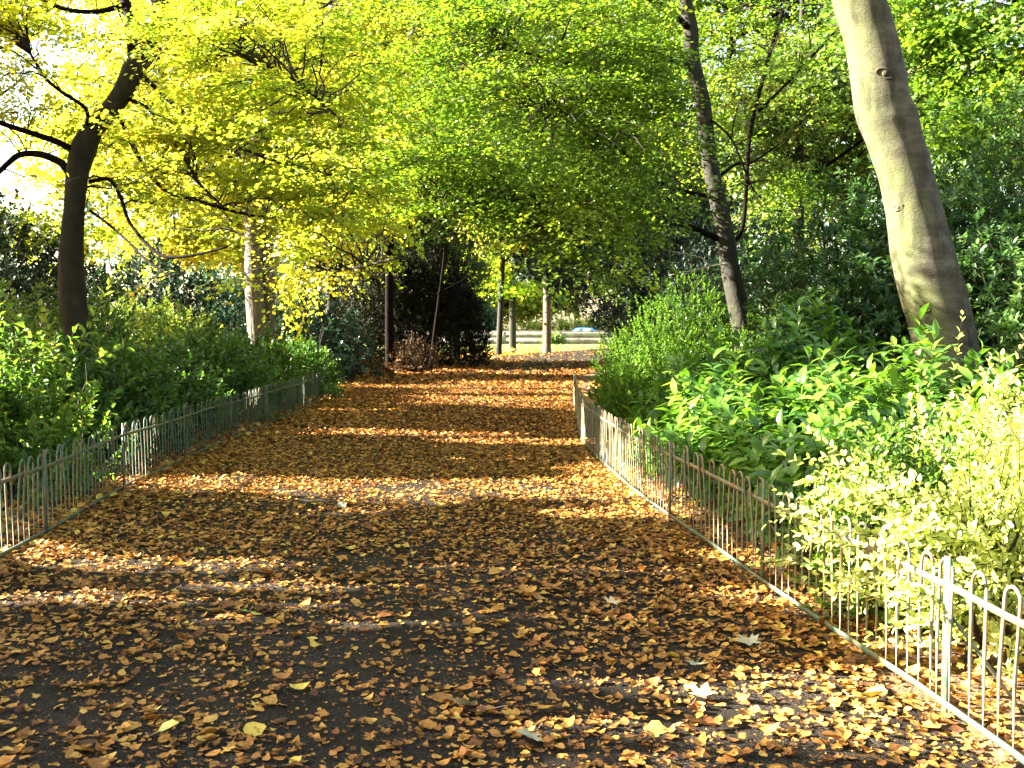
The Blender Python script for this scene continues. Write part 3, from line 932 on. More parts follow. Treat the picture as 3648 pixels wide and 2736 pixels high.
def limb1(pts, r, dy=0.0):
    n = len(pts)
    return ([C1(x, y, Y1 + dy * i / max(1, n - 1)) for i, (x, y) in enumerate(pts)], rads(Y1, *r))


limbs = [(trunk, tr),
         limb1([(580, 320), (572, 190), (562, 80), (520, -60), (470, -250)], (26, 24, 24, 20, 14), .5),
         limb1([(335, 660), (250, 615), (120, 570), (0, 530), (-200, 450)], (16, 14, 12, 11, 8), -.8),
         limb1([(305, 750), (265, 705), (180, 668), (90, 668), (30, 710), (-60, 800)], (20, 17, 15, 14, 12, 10), .6),
         limb1([(388, 785), (470, 775), (520, 850), (560, 960), (640, 1060), (720, 1110), (850, 1100), (985, 1065)], (9, 8, 8, 7, 7, 7, 6, 4), -1.4),
         limb1([(620, 330), (760, 460), (900, 560), (1050, 640), (1200, 700), (1420, 750)], (10, 9, 8, 7, 5, 3), -2.0),
         limb1([(680, 95), (820, 90), (950, 170), (1080, 260), (1300, 370), (1475, 520)], (11, 9, 8, 7, 6, 4), -2.4),
         limb1([(560, 430), (640, 470), (720, 570), (800, 690), (860, 790), (960, 890)], (9, 8, 7, 6, 5, 4), -2.2),
         limb1([(500, 470), (580, 640), (640, 745), (720, 825), (830, 860), (1000, 910), (1200, 950), (1340, 960)], (11, 10, 9, 9, 8, 7, 5, 3), -1.5),
         limb1([(660, 170), (740, 165), (790, 175), (870, 155)], (12, 12, 10, 6), -.8),
         limb1([(380, 560), (370, 470), (270, 400), (190, 330), (120, 210)], (9, 8, 8, 6, 4), -1.5),
         limb1([(390, 910), (470, 970), (560, 1050), (640, 1130), (760, 1200)], (6, 6, 5, 4, 3), -1.8),
         limb1([(540, 20), (420, 50), (280, 40), (180, -10)], (12, 10, 9, 7), -.5)]


def v1(x, y, Y, rx, ry, rz, w=1.0):
    return (C1(x, y, Y), np.array([rx, ry, rz]), w)


tree('beech_tree', 'dark trunked yellowing beech rising behind the left hedge, nearest on the left', 'tree', limbs,
     [v1(150, 250, 12, 1.9, 1.8, 1.2, 2.2), v1(700, 200, 12, 2.0, 1.8, 1.2, 1.6), v1(1200, 350, 11, 1.7, 1.5, 1.2, 1.6), v1(800, 600, 11.5, 1.6, 1.5, 1.1, 1.8),
      v1(1100, 800, 11.5, 1.4, 1.3, .8, .9), v1(760, 1120, 11.2, 1.2, 1.0, .45, 1.3), v1(150, 930, 12, 1.2, 1.0, .45, 1.0), v1(1350, 600, 11, 1.2, 1.2, 1.2, 1.0),
      v1(500, 800, 13.5, 1.6, 1.0, 1.2, .8), v1(600, -150, 12.5, 4.5, 2.5, 1.0, 1.6), v1(100, 560, 13.5, 1.2, 1.0, .7, .3)],
     600, 'yellow_leaf', .056, 11, nl=40, spray=.66, var=(.36, .22), dens=4.5, flat=.42, soft=.55, layer=.42, tw=.007, boughr=.006, rlen=.005,
     clear=lambda p, rng: ~((p[:, 0] > -5.0) & (p[:, 0] < -3.7) & (p[:, 1] < 12.9) & (p[:, 2] > 4.0) & (rng.random(len(p)) < .7)) & ~((p[:, 0] > -5.9) & (p[:, 0] < -4.2) & (p[:, 1] < 13) & (p[:, 2] < 4.1) & (rng.random(len(p)) < .93)),
     colfn=lambda p: -.15 * np.clip((p[:, 0] + 3.2) / 1.5, -1, 1) + .1 * wav(p[:, 0], p[:, 2], 1.5))

# grey twin trunk behind the hedge
Y2 = 24.0
base = C1(1115, 1440, Y2)
t2 = [np.array([base[0], Y2, -.1])] + [C1(x, y, Y2) for x, y in ((1112, 1440), (1098, 1250), (1095, 1000), (1085, 800), (1100, 650), (1130, 500), (1140, 300), (1130, 100), (1120, -200), (1100, -600))]
t2b = [np.array([C1(1165, 1500, Y2 + .3)[0], Y2 + .3, -.1])] + [C1(x, y, Y2 + .3) for x, y in ((1160, 1440), (1158, 1200), (1148, 1000), (1150, 800), (1150, 600), (1170, 400), (1230, 100), (1330, -300))]
tree('grey_trunk_tree', 'pale grey twin trunked tree with golden crown behind the left hedge', 'tree',
     [(t2, rads(Y2, 58, 42, 40, 37, 34, 33, 30, 28, 26, 22, 12)), (t2b, rads(Y2, 40, 30, 28, 30, 28, 26, 24, 20, 10)),
      ([C1(1165, 1105, Y2), C1(1230, 1095, Y2 - 1), C1(1290, 1060, Y2 - 2), C1(1380, 1150, Y2 - 3), C1(1475, 1165, Y2 - 4), C1(1700, 1120, Y2 - 5)], rads(Y2, 12, 11, 9, 8, 7, 5)),
      ([C1(1140, 700, Y2), C1(1300, 600, Y2 - 1), C1(1500, 580, Y2 - 2), C1(1800, 640, Y2 - 3)], rads(Y2, 13, 11, 9, 6)),
      ([C1(1120, 450, Y2), C1(1000, 330, Y2), C1(800, 250, Y2), C1(600, 200, Y2)], rads(Y2, 13, 11, 9, 6))],
     [v1(1330, 1040, 20.5, 1.6, 1.6, 1.4, 2.0), v1(1100, 250, 23, 4.0, 3.0, 4.0, 3), v1(1650, 700, 21, 2.4, 2.5, 2.0, 1.8), v1(700, 600, 25, 3.0, 2.5, 2.5, 1.5),
      v1(1400, 300, 23, 3.0, 2.5, 3.0, 1.6), v1(1050, -300, 24, 6.0, 4.0, 3.0, 1.5), v1(1250, 1000, 22, 1.8, 1.4, 1.5, .7)],
     430, 'yellow_leaf', .10, 12, nl=26, spray=1.0, wood='grey_bark', var=(.5, .22), dens=4, flat=.7, tmpl=T_quad(), tw=.01,
     clear=lambda p, rng: ~((np.abs(p[:, 0] / p[:, 1] + .243) < .022) & (p[:, 1] < 24) & (p[:, 2] < 7) & (rng.random(len(p)) < .8)))

# slim dark tree on the right of the path
Y3 = 17.0


def limb3(pts, r, dy=0.0, fn=C3):
    n = len(pts)
    return ([fn(x, y, Y3 + dy * i / max(1, n - 1)) for i, (x, y) in enumerate(pts)], rads(Y3, *r))


b3 = C3(285, 1650, Y3)
t3 = [np.array([b3[0], Y3, -.1])] + [C3(x, y, Y3) for x, y in ((275, 1550), (265, 1450), (235, 1300), (205, 1150), (182, 1000), (150, 850), (112, 680), (100, 560), (82, 430), (38, 250),
                                                               (35, 130), (12, 0), (-20, -200), (-30, -500))]
limbs3 = [(t3, rads(Y3, 60, 48, 45, 42, 42, 40, 36, 34, 33, 36, 34, 32, 26, 22, 14)),
          limb3([(1625, 1030), (1475, 970), (1200, 895), (910, 900), (700, 868), (590, 885), (480, 940), (360, 965)], (14, 12, 10, 9, 8, 7, 6, 4), -2, C2),
          limb3([(1600, 850), (1500, 830), (1390, 790), (1200, 640), (1080, 580), (900, 500)], (10, 9, 8, 7, 6, 4), -2.5, C2),
          limb3([(1520, 300), (1290, 210), (1180, 270), (1000, 275), (850, 240), (700, 210)], (10, 9, 8, 7, 5, 3), -2, C2),
          limb3([(1510, 130), (1400, 30), (1250, -30), (1000, -60)], (14, 12, 10, 7), -2, C2),
          limb3([(1515, 210), (1300, 200), (1050, 130), (870, 80), (700, 20)], (9, 8, 6, 5, 4), 1.5, C2),
          limb3([(190, 1060), (260, 980), (290, 590), (350, 330), (400, 150), (450, 0), (500, -200)], (10, 9, 9, 9, 8, 7, 6), 1),
          limb3([(150, 770), (230, 710), (300, 700), (420, 620)], (9, 8, 6, 4), 1),
          limb3([(330, 480), (450, 360), (600, 200), (700, 90)], (8, 7, 6, 5), 1.2),
          limb3([(100, 500), (210, 600), (290, 790), (340, 860)], (6, 5, 4, 3), -1.2)]


def v3(x, y, Y, rx, ry, rz, w=1.0): return (C3(x, y, Y), np.array([rx, ry, rz]), w)
def v2(x, y, Y, rx, ry, rz, w=1.0): return (C2(x, y, Y), np.array([rx, ry, rz]), w)


slim = tree('slim_tree', 'slim dark trunked green tree reaching over the path from behind the right shrubs', 'tree', limbs3,
            [v2(1100, 650, 15, 2.2, 2.2, 1.2, 2.4), v2(600, 780, 14.5, 1.9, 1.8, .8, 1.8), v2(1200, 200, 15.5, 2.6, 2.5, 1.6, 2.0), v2(750, 500, 15, 2.2, 2.0, 1.3, 1.8),
             v2(1350, 800, 15, 1.5, 1.6, .5, .6), v2(800, 150, 15, 2.4, 2.2, 1.6, 1.8), v3(300, 550, 17.5, 1.8, 1.6, 1.6, .9), 
             v3(300, 100, 17.5, 2.2, 2.0, 1.3, 1.2), v2(1150, 1060, 13.5, .6, .6, .5, .3), v2(900, -250, 16, 4, 3, 1.0, 1.0)],
            480, 'green_leaf', .066, 13, nl=40, spray=.9, var=(.5, .22), dens=4.2, flat=.42, droop=.15, soft=.93, layer=.5, tw=.008, boughr=.007, rlen=.005,
            clear=lambda p, rng: ~((np.abs(p[:, 0] - np.interp(p[:, 2], [0, 3, 7], [3.75, 3.3, 2.75])) < .55) & (p[:, 1] < 17.1) & (rng.random(len(p)) < .8)),
            colfn=lambda p: .15 * wav(p[:, 0], p[:, 2] * 2, 1.3))
dt = MB()
dt.tube([C3(200, 1140, Y3 - .35), C3(120, 1150, Y3 - .8), C3(60, 1165, Y3 - 1.0), C3(-60, 1190, Y3 - 1.1)], rads(Y3, 4, 3.5, 3, 1.5), 5, sub=4)
dt.tube([C3(120, 1150, Y3 - .8), C3(70, 1110, Y3 - 1.2), C3(-80, 1080, Y3 - 1.5)], rads(Y3, 3, 2.5, 1), 5, sub=4)
o = dt.build('dead_branch', M['dead_twig'], slim, True, offset=slim.location)

# big leaning beech
Y4 = 10.5
prof = [(0, 655, 870), (150, 700, 915), (300, 722, 955), (450, 742, 985), (520, 762, 1012), (600, 797, 1030), (750, 850, 1075), (900, 877, 1112), (1080, 897, 1165),
        (1250, 937, 1215), (1400, 980, 1250), (1550, 1010, 1282), (1640, 1025, 1300)]
t4, r4 = [], []
b4 = C3(1180, 1700, Y4)
t4.append(np.array([b4[0] + .18, Y4, -.1])); r4.append(.45)
t4.append(np.array([b4[0] + .12, Y4, .25])); r4.append(.36)
t4.append(np.array([b4[0] + .06, Y4, .6])); r4.append(.325)
for y, a, c in prof[::-1]:
    t4.append(C3((a + c) / 2, y, Y4)); r4.append((c - a) / 2 / 1.213 / 3.5625 / F * Y4 * .97)
for x, y, r in ((690, -250, 105), (600, -600, 90), (520, -1100, 70)):
    t4.append(C3(x, y, Y4)); r4.append(r / 1.213 / 3.5625 / F * Y4)
tree('leaning_beech', 'thick smooth grey beech trunk with sun patches leaning left behind the right laurels', 'tree',
     [(t4, r4),
      ([t4[-3], t4[-3] + [1.0, .6, 1.2], t4[-3] + [2.6, 1.4, 2.2]], [.11, .09, .05]),
      ([t4[-2], t4[-2] + [-1.2, .5, .8], t4[-2] + [-2.8, .8, 1.6]], [.12, .09, .05])],
     [E(4.6, 11.5, 8.0, 3.5, 2.5, 1.5, 1), E(1.5, 10.5, 8.3, 2.5, 2.2, 1.2, 1)], 60, 'green_leaf', .09, 14, nl=24, spray=.9, seg=40, bump=.022,
     wood='beech_bark', var=(.5, .2), tmpl=T_quad())


lb_ = bpy.data.objects['leaning_beech']
for (cx_, cy_, w_, h_, tilt_) in ((835, 345, .085, .05, .5), (905, 905, .05, .03, -.3), (1000, 590, .04, .028, .1), (1120, 1180, .06, .03, -.4), (1010, 1330, .05, .04, .3)):
    q_ = C3(cx_, cy_, Y4)
    k_ = int(np.argmin([abs(t[2] - q_[2]) for t in t4])); ax_ = np.array([np.interp(q_[2], [t[2] for t in t4], [t[0] for t in t4]), Y4, q_[2]])
    rr_ = np.interp(q_[2], [t[2] for t in t4], r4)
    dx_ = np.clip((q_[0] - ax_[0]) / rr_, -.9, .9)
    nrm_ = np.array([dx_, -math.sqrt(1 - dx_ ** 2), 0.0]); tan_ = np.array([-nrm_[1], nrm_[0], 0.0])
    c_ = ax_ + nrm_ * rr_ * 1.0
    mb = MB()
    an_ = np.linspace(0, 2 * math.pi, 15)
    ring = [c_ + tan_ * math.cos(a + tilt_) * w_ + np.array([0, 0, 1]) * math.sin(a) * h_ - nrm_ * (abs(math.cos(a)) ** 2 * w_ ** 2 / (2 * rr_)) for a in an_]
    mb.tube(ring, [.010 + .004 * math.sin(3 * a) for a in an_], 6, caps=False)
    mb.tube([c_ - nrm_ * .03, c_ + nrm_ * .004, c_ + nrm_ * .012], [w_ * .55, h_ * .7, .004], 9)
    mb.build('knot', M['beech_bark'], lb_, True, offset=np.array(lb_.location))

# ------------------------------------------------------------------ background trees
def plain_trunk(x, y, h, r, lean=0.0, flare=1.5):
    return ([(x, y, -.1), (x + lean * .1, y, .35), (x + lean * .4, y, h * .3), (x + lean * .8, y + .2, h * .65), (x + lean, y, h)], [r * flare, r * 1.02, r * .9, r * .65, r * .25])


def tr_simple(name, label, x, y, h, r, vols, nb, leaf, size, seed, wood='dark_bark', lean=0.0, **kw):
    limbs = [plain_trunk(x, y, h, r, lean)]
    rng = np.random.default_rng(seed)
    for k in range(kw.pop('nlimb', 4)):
        z = h * rng.uniform(.35, .8); a = rng.uniform(0, 6.28); l = h * rng.uniform(.18, .3)
        c = np.array([x + lean * z / h, y, z])
        limbs.append(([c, c + [math.cos(a) * l * .5, math.sin(a) * l * .5, l * .25], c + [math.cos(a) * l, math.sin(a) * l, l * .55]], [r * .4, r * .28, r * .12]))
    kw.setdefault('tmpl', T_quad(.40)); kw.setdefault('tw', 0); kw.setdefault('flat', .8); kw.setdefault('dens', 3.5)
    return tree(name, label, 'tree', limbs, vols, nb, leaf, size, seed, wood=wood, **kw)


# far trunks on the lawn
tr_simple('far_tree', 'thin dark tree at the far path bend, left of three far trunks', -0.75, 55.5, 13, .16, [E(-1, 56, 7.5, 3.6, 3, 2.6), E(-1.5, 56, 12, 4, 3, 4)], 150, 'lime_leaf', .24, 31,
          wood='dark_bark', lean=.5, nl=26, spray=1.7)
tr_simple('far_tree', 'brown trunked yellow tree on the far lawn, middle of three far trunks', 0.05, 72, 14, .24, [E(0, 72, 6.2, 5, 3.5, 2.6), E(2, 72, 11, 6, 4, 4)], 170, 'yellow_leaf', .28, 32, nl=26,
          spray=2.0, var=(.3, .2))
tr_simple('far_conifer', 'grey trunked dark conifer with drooping boughs by the far path', 2.05, 61, 17, .25,
          [E(1.0, 58, 8.2, 3.6, 3, 2.2, 1.3), E(4.0, 58, 8.4, 3.6, 3, 2.6, 1.3), E(2, 60, 13, 4, 3, 4, 1.2), E(1.8, 59, 5.6, 1.6, 1.6, .8, .3)], 300, 'conifer', .22, 33, wood='brown_bark', nl=34, spray=1.6, droop=.4, lift=-.05)

# left background, golden to lime
BG = [
    ('golden_tree', 'golden tree far back at the left frame edge behind pale shrubs', -15.5, 27, 13, .22, [E(-13, 27, 4.6, 3.4, 3, 1.3, .8), E(-15, 27, 11, 5, 3, 2.4)], 105, 'yellow_leaf', .16, .35),
    ('golden_tree', 'golden tree behind and between the dark beech and the grey twin trunk', -11.0, 33, 15, .2, [E(-11, 33, 7.5, 4.2, 3, 3.5), E(-10.5, 33, 12, 4, 3, 3.5), E(-9.5, 33, 4.6, 3, 2, 1.4, .5)], 260, 'yellow_leaf', .17, .45),
    ('golden_tree', 'tall pale yellow tree behind the grey twin trunk, highest on the left', -8.5, 42, 19, .25, [E(-8, 42, 10, 5.5, 3, 4.5), E(-7, 42, 15, 5.5, 3, 4)], 240, 'yellow_leaf', .2, .5),
    ('lime_tree', 'yellow green tree above the dark yew left of the path bend', -6.6, 38, 16, .2, [E(-4.2, 38, 8.5, 3.8, 3, 2.6), E(-3.8, 38, 12.5, 4.2, 3, 3.5)], 300, 'lime_leaf', .18, .5),
    ('lime_tree', 'lime green tree with crown closing over the middle of the path', 6.8, 47, 19, .25, [E(.5, 46, 12, 6, 3, 3), E(1, 46, 16, 7, 3, 3.5)], 210, 'lime_leaf', .2, .4),
    ('green_tree', 'grey green tree behind the slim dark tree with sky gaps', 7.5, 36, 17, .25, [E(6.5, 36, 8.6, 4.0, 3, 2.6), E(4.5, 37, 12.5, 2.5, 2.5, 2.5, .5), E(9.5, 36, 13, 3.5, 3, 3.0)], 230, 'green_leaf', .18, .45),
    ('green_tree', 'green tree between slim dark tree and leaning beech, farther back', 9.0, 27, 12, .18, [E(8.6, 27, 5.8, 2.6, 2.5, 2.2), E(9.8, 27, 8.3, 2.2, 2, 1.6, .6)], 190, 'mid_leaf', .14, .6),
    ('green_tree', 'green tree behind the leaning beech at the right frame edge', 9.5, 19, 11, .18, [E(9.0, 19, 6.0, 2.2, 2.2, 1.8), E(7.4, 19.5, 7.4, 1.2, 2, 1.0, .4)], 330, 'green_leaf', .11, .35),
    ('green_tree', 'leafy green tree filling the gap just right of the slim dark trunk', 6.6, 24, 10, .14, [E(6.3, 24, 6.4, 2.0, 2, 1.7), E(8.4, 24.5, 7.6, 1.6, 2, 1.2, .5)], 200, 'mid_leaf', .12, .6),
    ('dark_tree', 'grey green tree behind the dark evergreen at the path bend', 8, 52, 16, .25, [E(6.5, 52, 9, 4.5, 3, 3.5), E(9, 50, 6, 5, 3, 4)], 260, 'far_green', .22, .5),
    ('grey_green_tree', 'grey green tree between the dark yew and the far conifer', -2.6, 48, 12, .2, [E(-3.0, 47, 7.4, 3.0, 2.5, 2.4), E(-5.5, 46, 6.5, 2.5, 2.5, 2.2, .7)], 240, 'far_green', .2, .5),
    ('far_tree', 'sunlit yellow tree beyond the far wall, left part of the opening', -8, 108, 15, .3, [E(-6, 108, 8, 9, 4, 5.5)], 150, 'lime_leaf', .5, .6),
    ('far_tree', 'sunlit pale tree beyond the far wall behind the blue car', 7, 112, 15, .3, [E(8, 112, 11.5, 9, 4, 6), E(2, 110, 5.0, 3, 2, 2.0, .3)], 150, 'yellow_leaf', .5, .3),
]
for i, (nm, lb, x, y, h, r, vols, nb, leaf, size, vm) in enumerate(BG):
    tr_simple(nm, lb, x, y, h, r, vols, nb, leaf, size, 50 + i, nl=26, spray=size * 8, var=(vm, .2), cull=y < 40, dens=3.5)

# unseen trees added off to the left to shade the path
SH = [
    ('Off left', -10.8, 9.0, 9, [E(-9.6, 7.9, 4.4, 3.2, 3.0, 2.2)]),
    ('b', -13.5, 13.4, 10, [E(-12, 12.0, 5.4, 3.6, 3.6, 2.6)]),
    ('c', -15, 18.5, 11, [E(-14.0, 17.8, 5.4, 3.0, 3.4, 2.6)]),
    ('d', -9.0, 5.4, 8, [E(-8.5, 4.8, 4.0, 3.0, 2.6, 2.0)]),
]
shl = ['unseen tree added left of the frame to shade the near path', 'unseen tree added just outside the frame to shade the middle path', 'unseen tree added beyond the left frame edge to shade the farther path',
       'unseen tree added for shade nearest the viewer outside the left frame edge']
for i, (_, x, y, h, vols) in enumerate(SH):
    tr_simple('added_shade_tree', shl[i], x, y, h, .2, vols, 680 if i in (0, 3) else 560, 'lime_leaf', .15, 80 + i, nl=32, spray=1.1, dens=4, shade=open_sky, boughr=.003, rlen=.0015, nlimb=2)

# ------------------------------------------------------------------ shrubs, left
OV = T_oval(.30, .10)
shrub('laurel_bush', 'sunlit yellow green laurel over the railing at the left frame edge', [(-4.75, 9.6, .9, .9, 1.52), (-4.3, 9.2, .5, .5, 1.15), (-4.6, 10.6, .8, .6, 1.45)], 1050, .26, 11, .085,
      'green_privet', T_oval(.27, .1, .2), 101, cull=True, spread=1.0, upb=.8, lump=.25,
      extra=lambda lb, tb, rng: [shoots(lb, tb, np.array([p]), np.array([d]), .62, 22, .10, T_oval(.27, .1, .2), rng, .9, (.75, .1), 0, .006)
                                 for p, d in ((C1(330, 1520, 9.3), (.45, -.1, .8)), (C1(200, 1540, 9.3), (-.5, 0, .7)), (C1(240, 1580, 9.2), (-.1, -.2, .9)), (C1(400, 1560, 9.4), (.9, -.1, .35)))])
HL = [(-5.0, 12.3, 1.0, 1.2, 1.28, 'dark green hedge shrub behind railing, first right of the sunlit laurel'),
      (-5.1, 14.6, 1.05, 1.2, 1.42, 'dark leafy hedge shrub behind railing, second right of the sunlit laurel'),
      (-5.0, 17.0, 1.05, 1.25, 1.45, 'dark leafy hedge shrub standing just before the grey twin trunk'),
      (-4.95, 19.6, 1.0, 1.3, 1.40, 'dense hedge shrub overhanging the far part of the left railing'),
      (-4.7, 22.3, .95, 1.3, 1.2, 'hedge shrub at the very end of the left railing')]
for i, (x, y, rx, ry, h, lb) in enumerate(HL):
    shrub('hedge_shrub', lb, [(x, y, rx, ry, h), (x + .2, y + .9, rx * .6, ry * .6, h * .85), (x - .3, y - .7, rx * .7, ry * .5, h * .9)], 950, .26, 11, .095, 'hedge',
          T_oval(.28), 110 + i, cull=True, upb=.6, lump=.22, group='hedge shrubs behind the left railing')
PS = [(-7.0, 13.5, 1.2, 1.4, 2.0, 'pale_hedge', 'pale yellow green shrub beside the dark beech trunk at the left edge'),
      (-6.9, 17.5, 1.0, 1.2, 2.0, 'hedge', 'bright green laurel behind the hedge right of the beech trunk'),
      (-6.9, 21.0, 1.1, 1.3, 2.0, 'pale_hedge', 'light green shrub directly under the low hanging golden leaves')]
for i, (x, y, rx, ry, h, lf, lb) in enumerate(PS):
    shrub('back_shrub', lb, [(x, y, rx, ry, h), (x - .9, y + .5, rx, ry, h * 1.02)], 900, .3, 11, .10, lf, T_quad(.3), 120 + i, cull=True, upb=.6)
shrub('evergreen_bush', 'dark evergreen mass in the left background under the sky gap', [(-13.5, 26, 3.2, 2.5, 4.4), (-10.0, 28, 2.4, 2.0, 3.6), (-11.9, 25, 1.8, 1.6, 3.9)], 3200, .45, 12, .15, 'conifer', T_quad(.3), 125, cull=True, var=(.4, .2))
shrub('evergreen_bush', 'dark evergreen bush between the two left trunks in the background', [(-8.6, 30, 2.6, 2.0, 3.0), (-6.2, 31, 1.6, 1.6, 2.6)], 1500, .45, 12, .15, 'blue_rhodo', T_quad(.3), 126, var=(.3, .2))
shrub('rhododendron', 'bluish green rhododendron right of the grey twin trunk', [(-5.6, 27.5, 1.2, 1.2, 2.0), (-4.75, 29.8, 1.0, 1.1, 1.75), (-6.0, 25.3, .9, 1.1, 1.7)], 1100, .22, 9, .15, 'blue_rhodo', T_quad(.22), 127, cull=True, tip=.5,
      spread=1.3, upb=.6)
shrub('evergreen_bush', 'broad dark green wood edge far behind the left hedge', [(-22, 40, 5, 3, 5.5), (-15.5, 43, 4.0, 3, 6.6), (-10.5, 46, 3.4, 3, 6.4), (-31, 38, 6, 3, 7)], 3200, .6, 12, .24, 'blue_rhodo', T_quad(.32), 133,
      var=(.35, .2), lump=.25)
# the dark yew by the bend
yew = shrub('yew_bush', 'huge rounded blackish yew at the left of the path bend', [(-3.0, 40.5, 2.1, 2.0, 4.5), (-5.3, 40, 2.2, 2.0, 4.7), (-2.2, 41.5, 1.1, 1.3, 3.4), (-4.2, 39.2, 1.5, 1.3, 4.0)], 7500, .32, 12,
            .13, 'yew', T_quad(.2), 128, var=(.28, .16), inner=.5, lump=.10, spread=.9)
shrub('holly_bush', 'dark holly with glinting leaves above and behind the yew', [(-5.2, 43.5, 2.6, 2.0, 7.2, 3.6), (-2.6, 44.5, 1.6, 1.5, 6.2, 3.6)], 2600, .4, 11, .16, 'far_green', T_quad(.32), 129, var=(.35, .25), lump=.25)
tr_simple('slender_tree', 'slender brown trunk standing before the dark yew', -4.15, 35.3, 9, .16, [E(-4.2, 34.8, 6.6, 1.8, 1.2, 1.4)], 40, 'mid_leaf', .15, 130, nlimb=2, nl=24, spray=1.1, wood='black_bark')
tr_simple('slender_tree', 'thin crooked stem right of the slender brown trunk', -2.9, 36.2, 6.5, .06, [E(-2.4, 35.8, 5.6, 1.2, 1.2, .8)], 20, 'mid_leaf', .15, 131, nlimb=2, nl=20, lean=.7, spray=1.0, wood='black_bark')
shrub('dead_shrub', 'bare reddish brown shrub at the foot of the slender trunks', [(-3.35, 35.3, .9, .6, 1.1)], 420, .3, 9, .07, 'yew', T_quad(.3), 132, var=(.95, .05), lump=.3)

# ------------------------------------------------------------------ shrubs, right
shrub('thuja_bush', 'feathery golden green conifer bush where the right railing turns', [(2.25, 16.9, .8, 1.0, 1.6), (2.95, 17.6, .95, 1.0, 2.1), (1.85, 16.0, .55, .8, 1.1), (1.9, 18.3, .55, .9, 1.35), (3.6, 16.4, .7, .8, 1.5)], 3600, .17, 18, .045,
      'thuja', T_quad(.3), 140, spread=.9, upb=.45, var=(.5, .25), lump=.3, inner=.4, jit=.3)
LT = T_long(.19, .38)
shrub('laurel_bush', 'glossy laurel sprawling over the railing left of the leaning beech', [(2.2, 11.4, .9, 1.0, 1.25), (1.95, 9.6, .62, .9, 1.08), (3.2, 11.2, 1.0, .9, 1.62), (2.3, 13.2, .6, .8, .95)], 700, .34, 11, .18, 'laurel', LT, 141, spread=1.15, upb=.9,
      lump=.22, var=(.5, .25))
shrub('laurel_bush', 'dense glossy laurel in the middle of the right shrubs behind the hoops', [(2.5, 8.1, .9, 1.0, 1.15), (3.5, 8.8, 1.0, .9, 1.28), (2.1, 7.0, .50, .7, .9)], 620, .34, 11, .175, 'laurel', LT, 142, spread=1.15,
      upb=.9, lump=.22, var=(.5, .25))
shrub('laurel_bush', 'drooping laurel in front of the leaning beech foot', [(4.3, 8.6, .9, .9, 1.08), (3.35, 6.9, .75, .8, 1.08), (4.5, 7.6, .9, .8, 1.12)], 520, .34, 11, .17, 'laurel', LT, 143, spread=1.15, upb=.9, lump=.2,
      var=(.55, .22))


def privet_spill(lb, tb, rng):
    for _ in range(95):
        y = rng.uniform(4.3, 5.9); x = np.interp(y, [4, 6.2], [1.86, 1.55])
        o = np.array([x + rng.uniform(.05, .4), y, rng.uniform(.25, .85)])
        d = norm(np.array([rng.uniform(-1, -.4), rng.uniform(-.5, .3), rng.uniform(-.3, .4)]))
        shoots(lb, tb, o[None], d[None], rng.uniform(.25, .5), 20, .048, T_oval(.28, .1), rng, 1.0, (.55, .2), 0, .003)
    for _ in range(40):
        o = np.array([rng.uniform(2.2, 3.2), rng.uniform(4.6, 6.0), rng.uniform(.8, 1.05)])
        d = norm(np.array([rng.normal(0, .3), rng.normal(0, .3), 1.0]))
        shoots(lb, tb, o[None], d[None], rng.uniform(.3, .6), 26, .046, T_oval(.28, .1), rng, 1.0, (.6, .2), 0, .003)


shrub('privet_bush', 'blazing pale yellow privet spilling through the near right railing', [(2.75, 5.3, .62, .7, 1.05), (2.3, 4.9, .5, .65, .85), (2.05, 5.5, .35, .5, .72), (3.2, 6.0, .6, .6, 1.25)], 1000, .3, 17, .045, 'privet', T_oval(.28, .1), 144,
      spread=1.0, upb=.7, lump=.3, extra=privet_spill)
shrub('privet_bush', 'small leaved green bush between the laurels and the yellow privet', [(1.98, 5.8, .42, .65, .74), (2.4, 6.3, .5, .5, .95)], 760, .25, 14, .045, 'green_privet', T_oval(.28, .1), 145, lump=.3)
RT = T_quad(.19, .05)


def rh(label, lobes, ns, seed, var=(.45, .22), size=.13):
    shrub('rhododendron', label, lobes, ns, .2, 9, size, 'rhodo', T_oval(.18, .03, .15), seed, tip=.6, spread=1.35, upb=.5, var=var, lump=.2, inner=.5, stem=.006)


rh('tall dark rhododendron directly right of the slim dark trunk', [(4.9, 15.4, 1.5, 1.5, 3.4), (4.2, 13.6, 1.0, 1.1, 2.2), (5.3, 13.8, 1.2, 1.1, 3.1)], 3000, 150)
rh('tall dark rhododendron left of and behind the leaning beech', [(6.4, 14.6, 1.5, 1.4, 3.9), (6.0, 12.8, 1.0, 1.0, 2.7)], 2600, 151)
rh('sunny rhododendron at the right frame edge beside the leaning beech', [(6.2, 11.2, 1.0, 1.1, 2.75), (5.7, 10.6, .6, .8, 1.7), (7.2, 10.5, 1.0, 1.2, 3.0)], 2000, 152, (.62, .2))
rh('tall shaded rhododendron rising behind the sunny one at the right frame edge', [(7.6, 13.4, 1.1, 1.2, 4.2), (8.2, 16, 1.6, 1.5, 5.0)], 2600, 153, (.5, .2))
rh('high dark rhododendron bank behind the others at the right frame edge', [(8.6, 20.5, 2.4, 1.6, 6.0), (11.5, 20, 2.4, 1.6, 6.6), (6.6, 18.0, 1.2, 1.2, 4.4)], 4200, 160, (.4, .22), .16)
rh('low rhododendron behind the slim trunk beside the golden conifer bush', [(3.6, 19.5, 1.2, 1.2, 2.5), (4.9, 20.5, 1.4, 1.2, 3.4)], 1900, 154, (.25, .15))
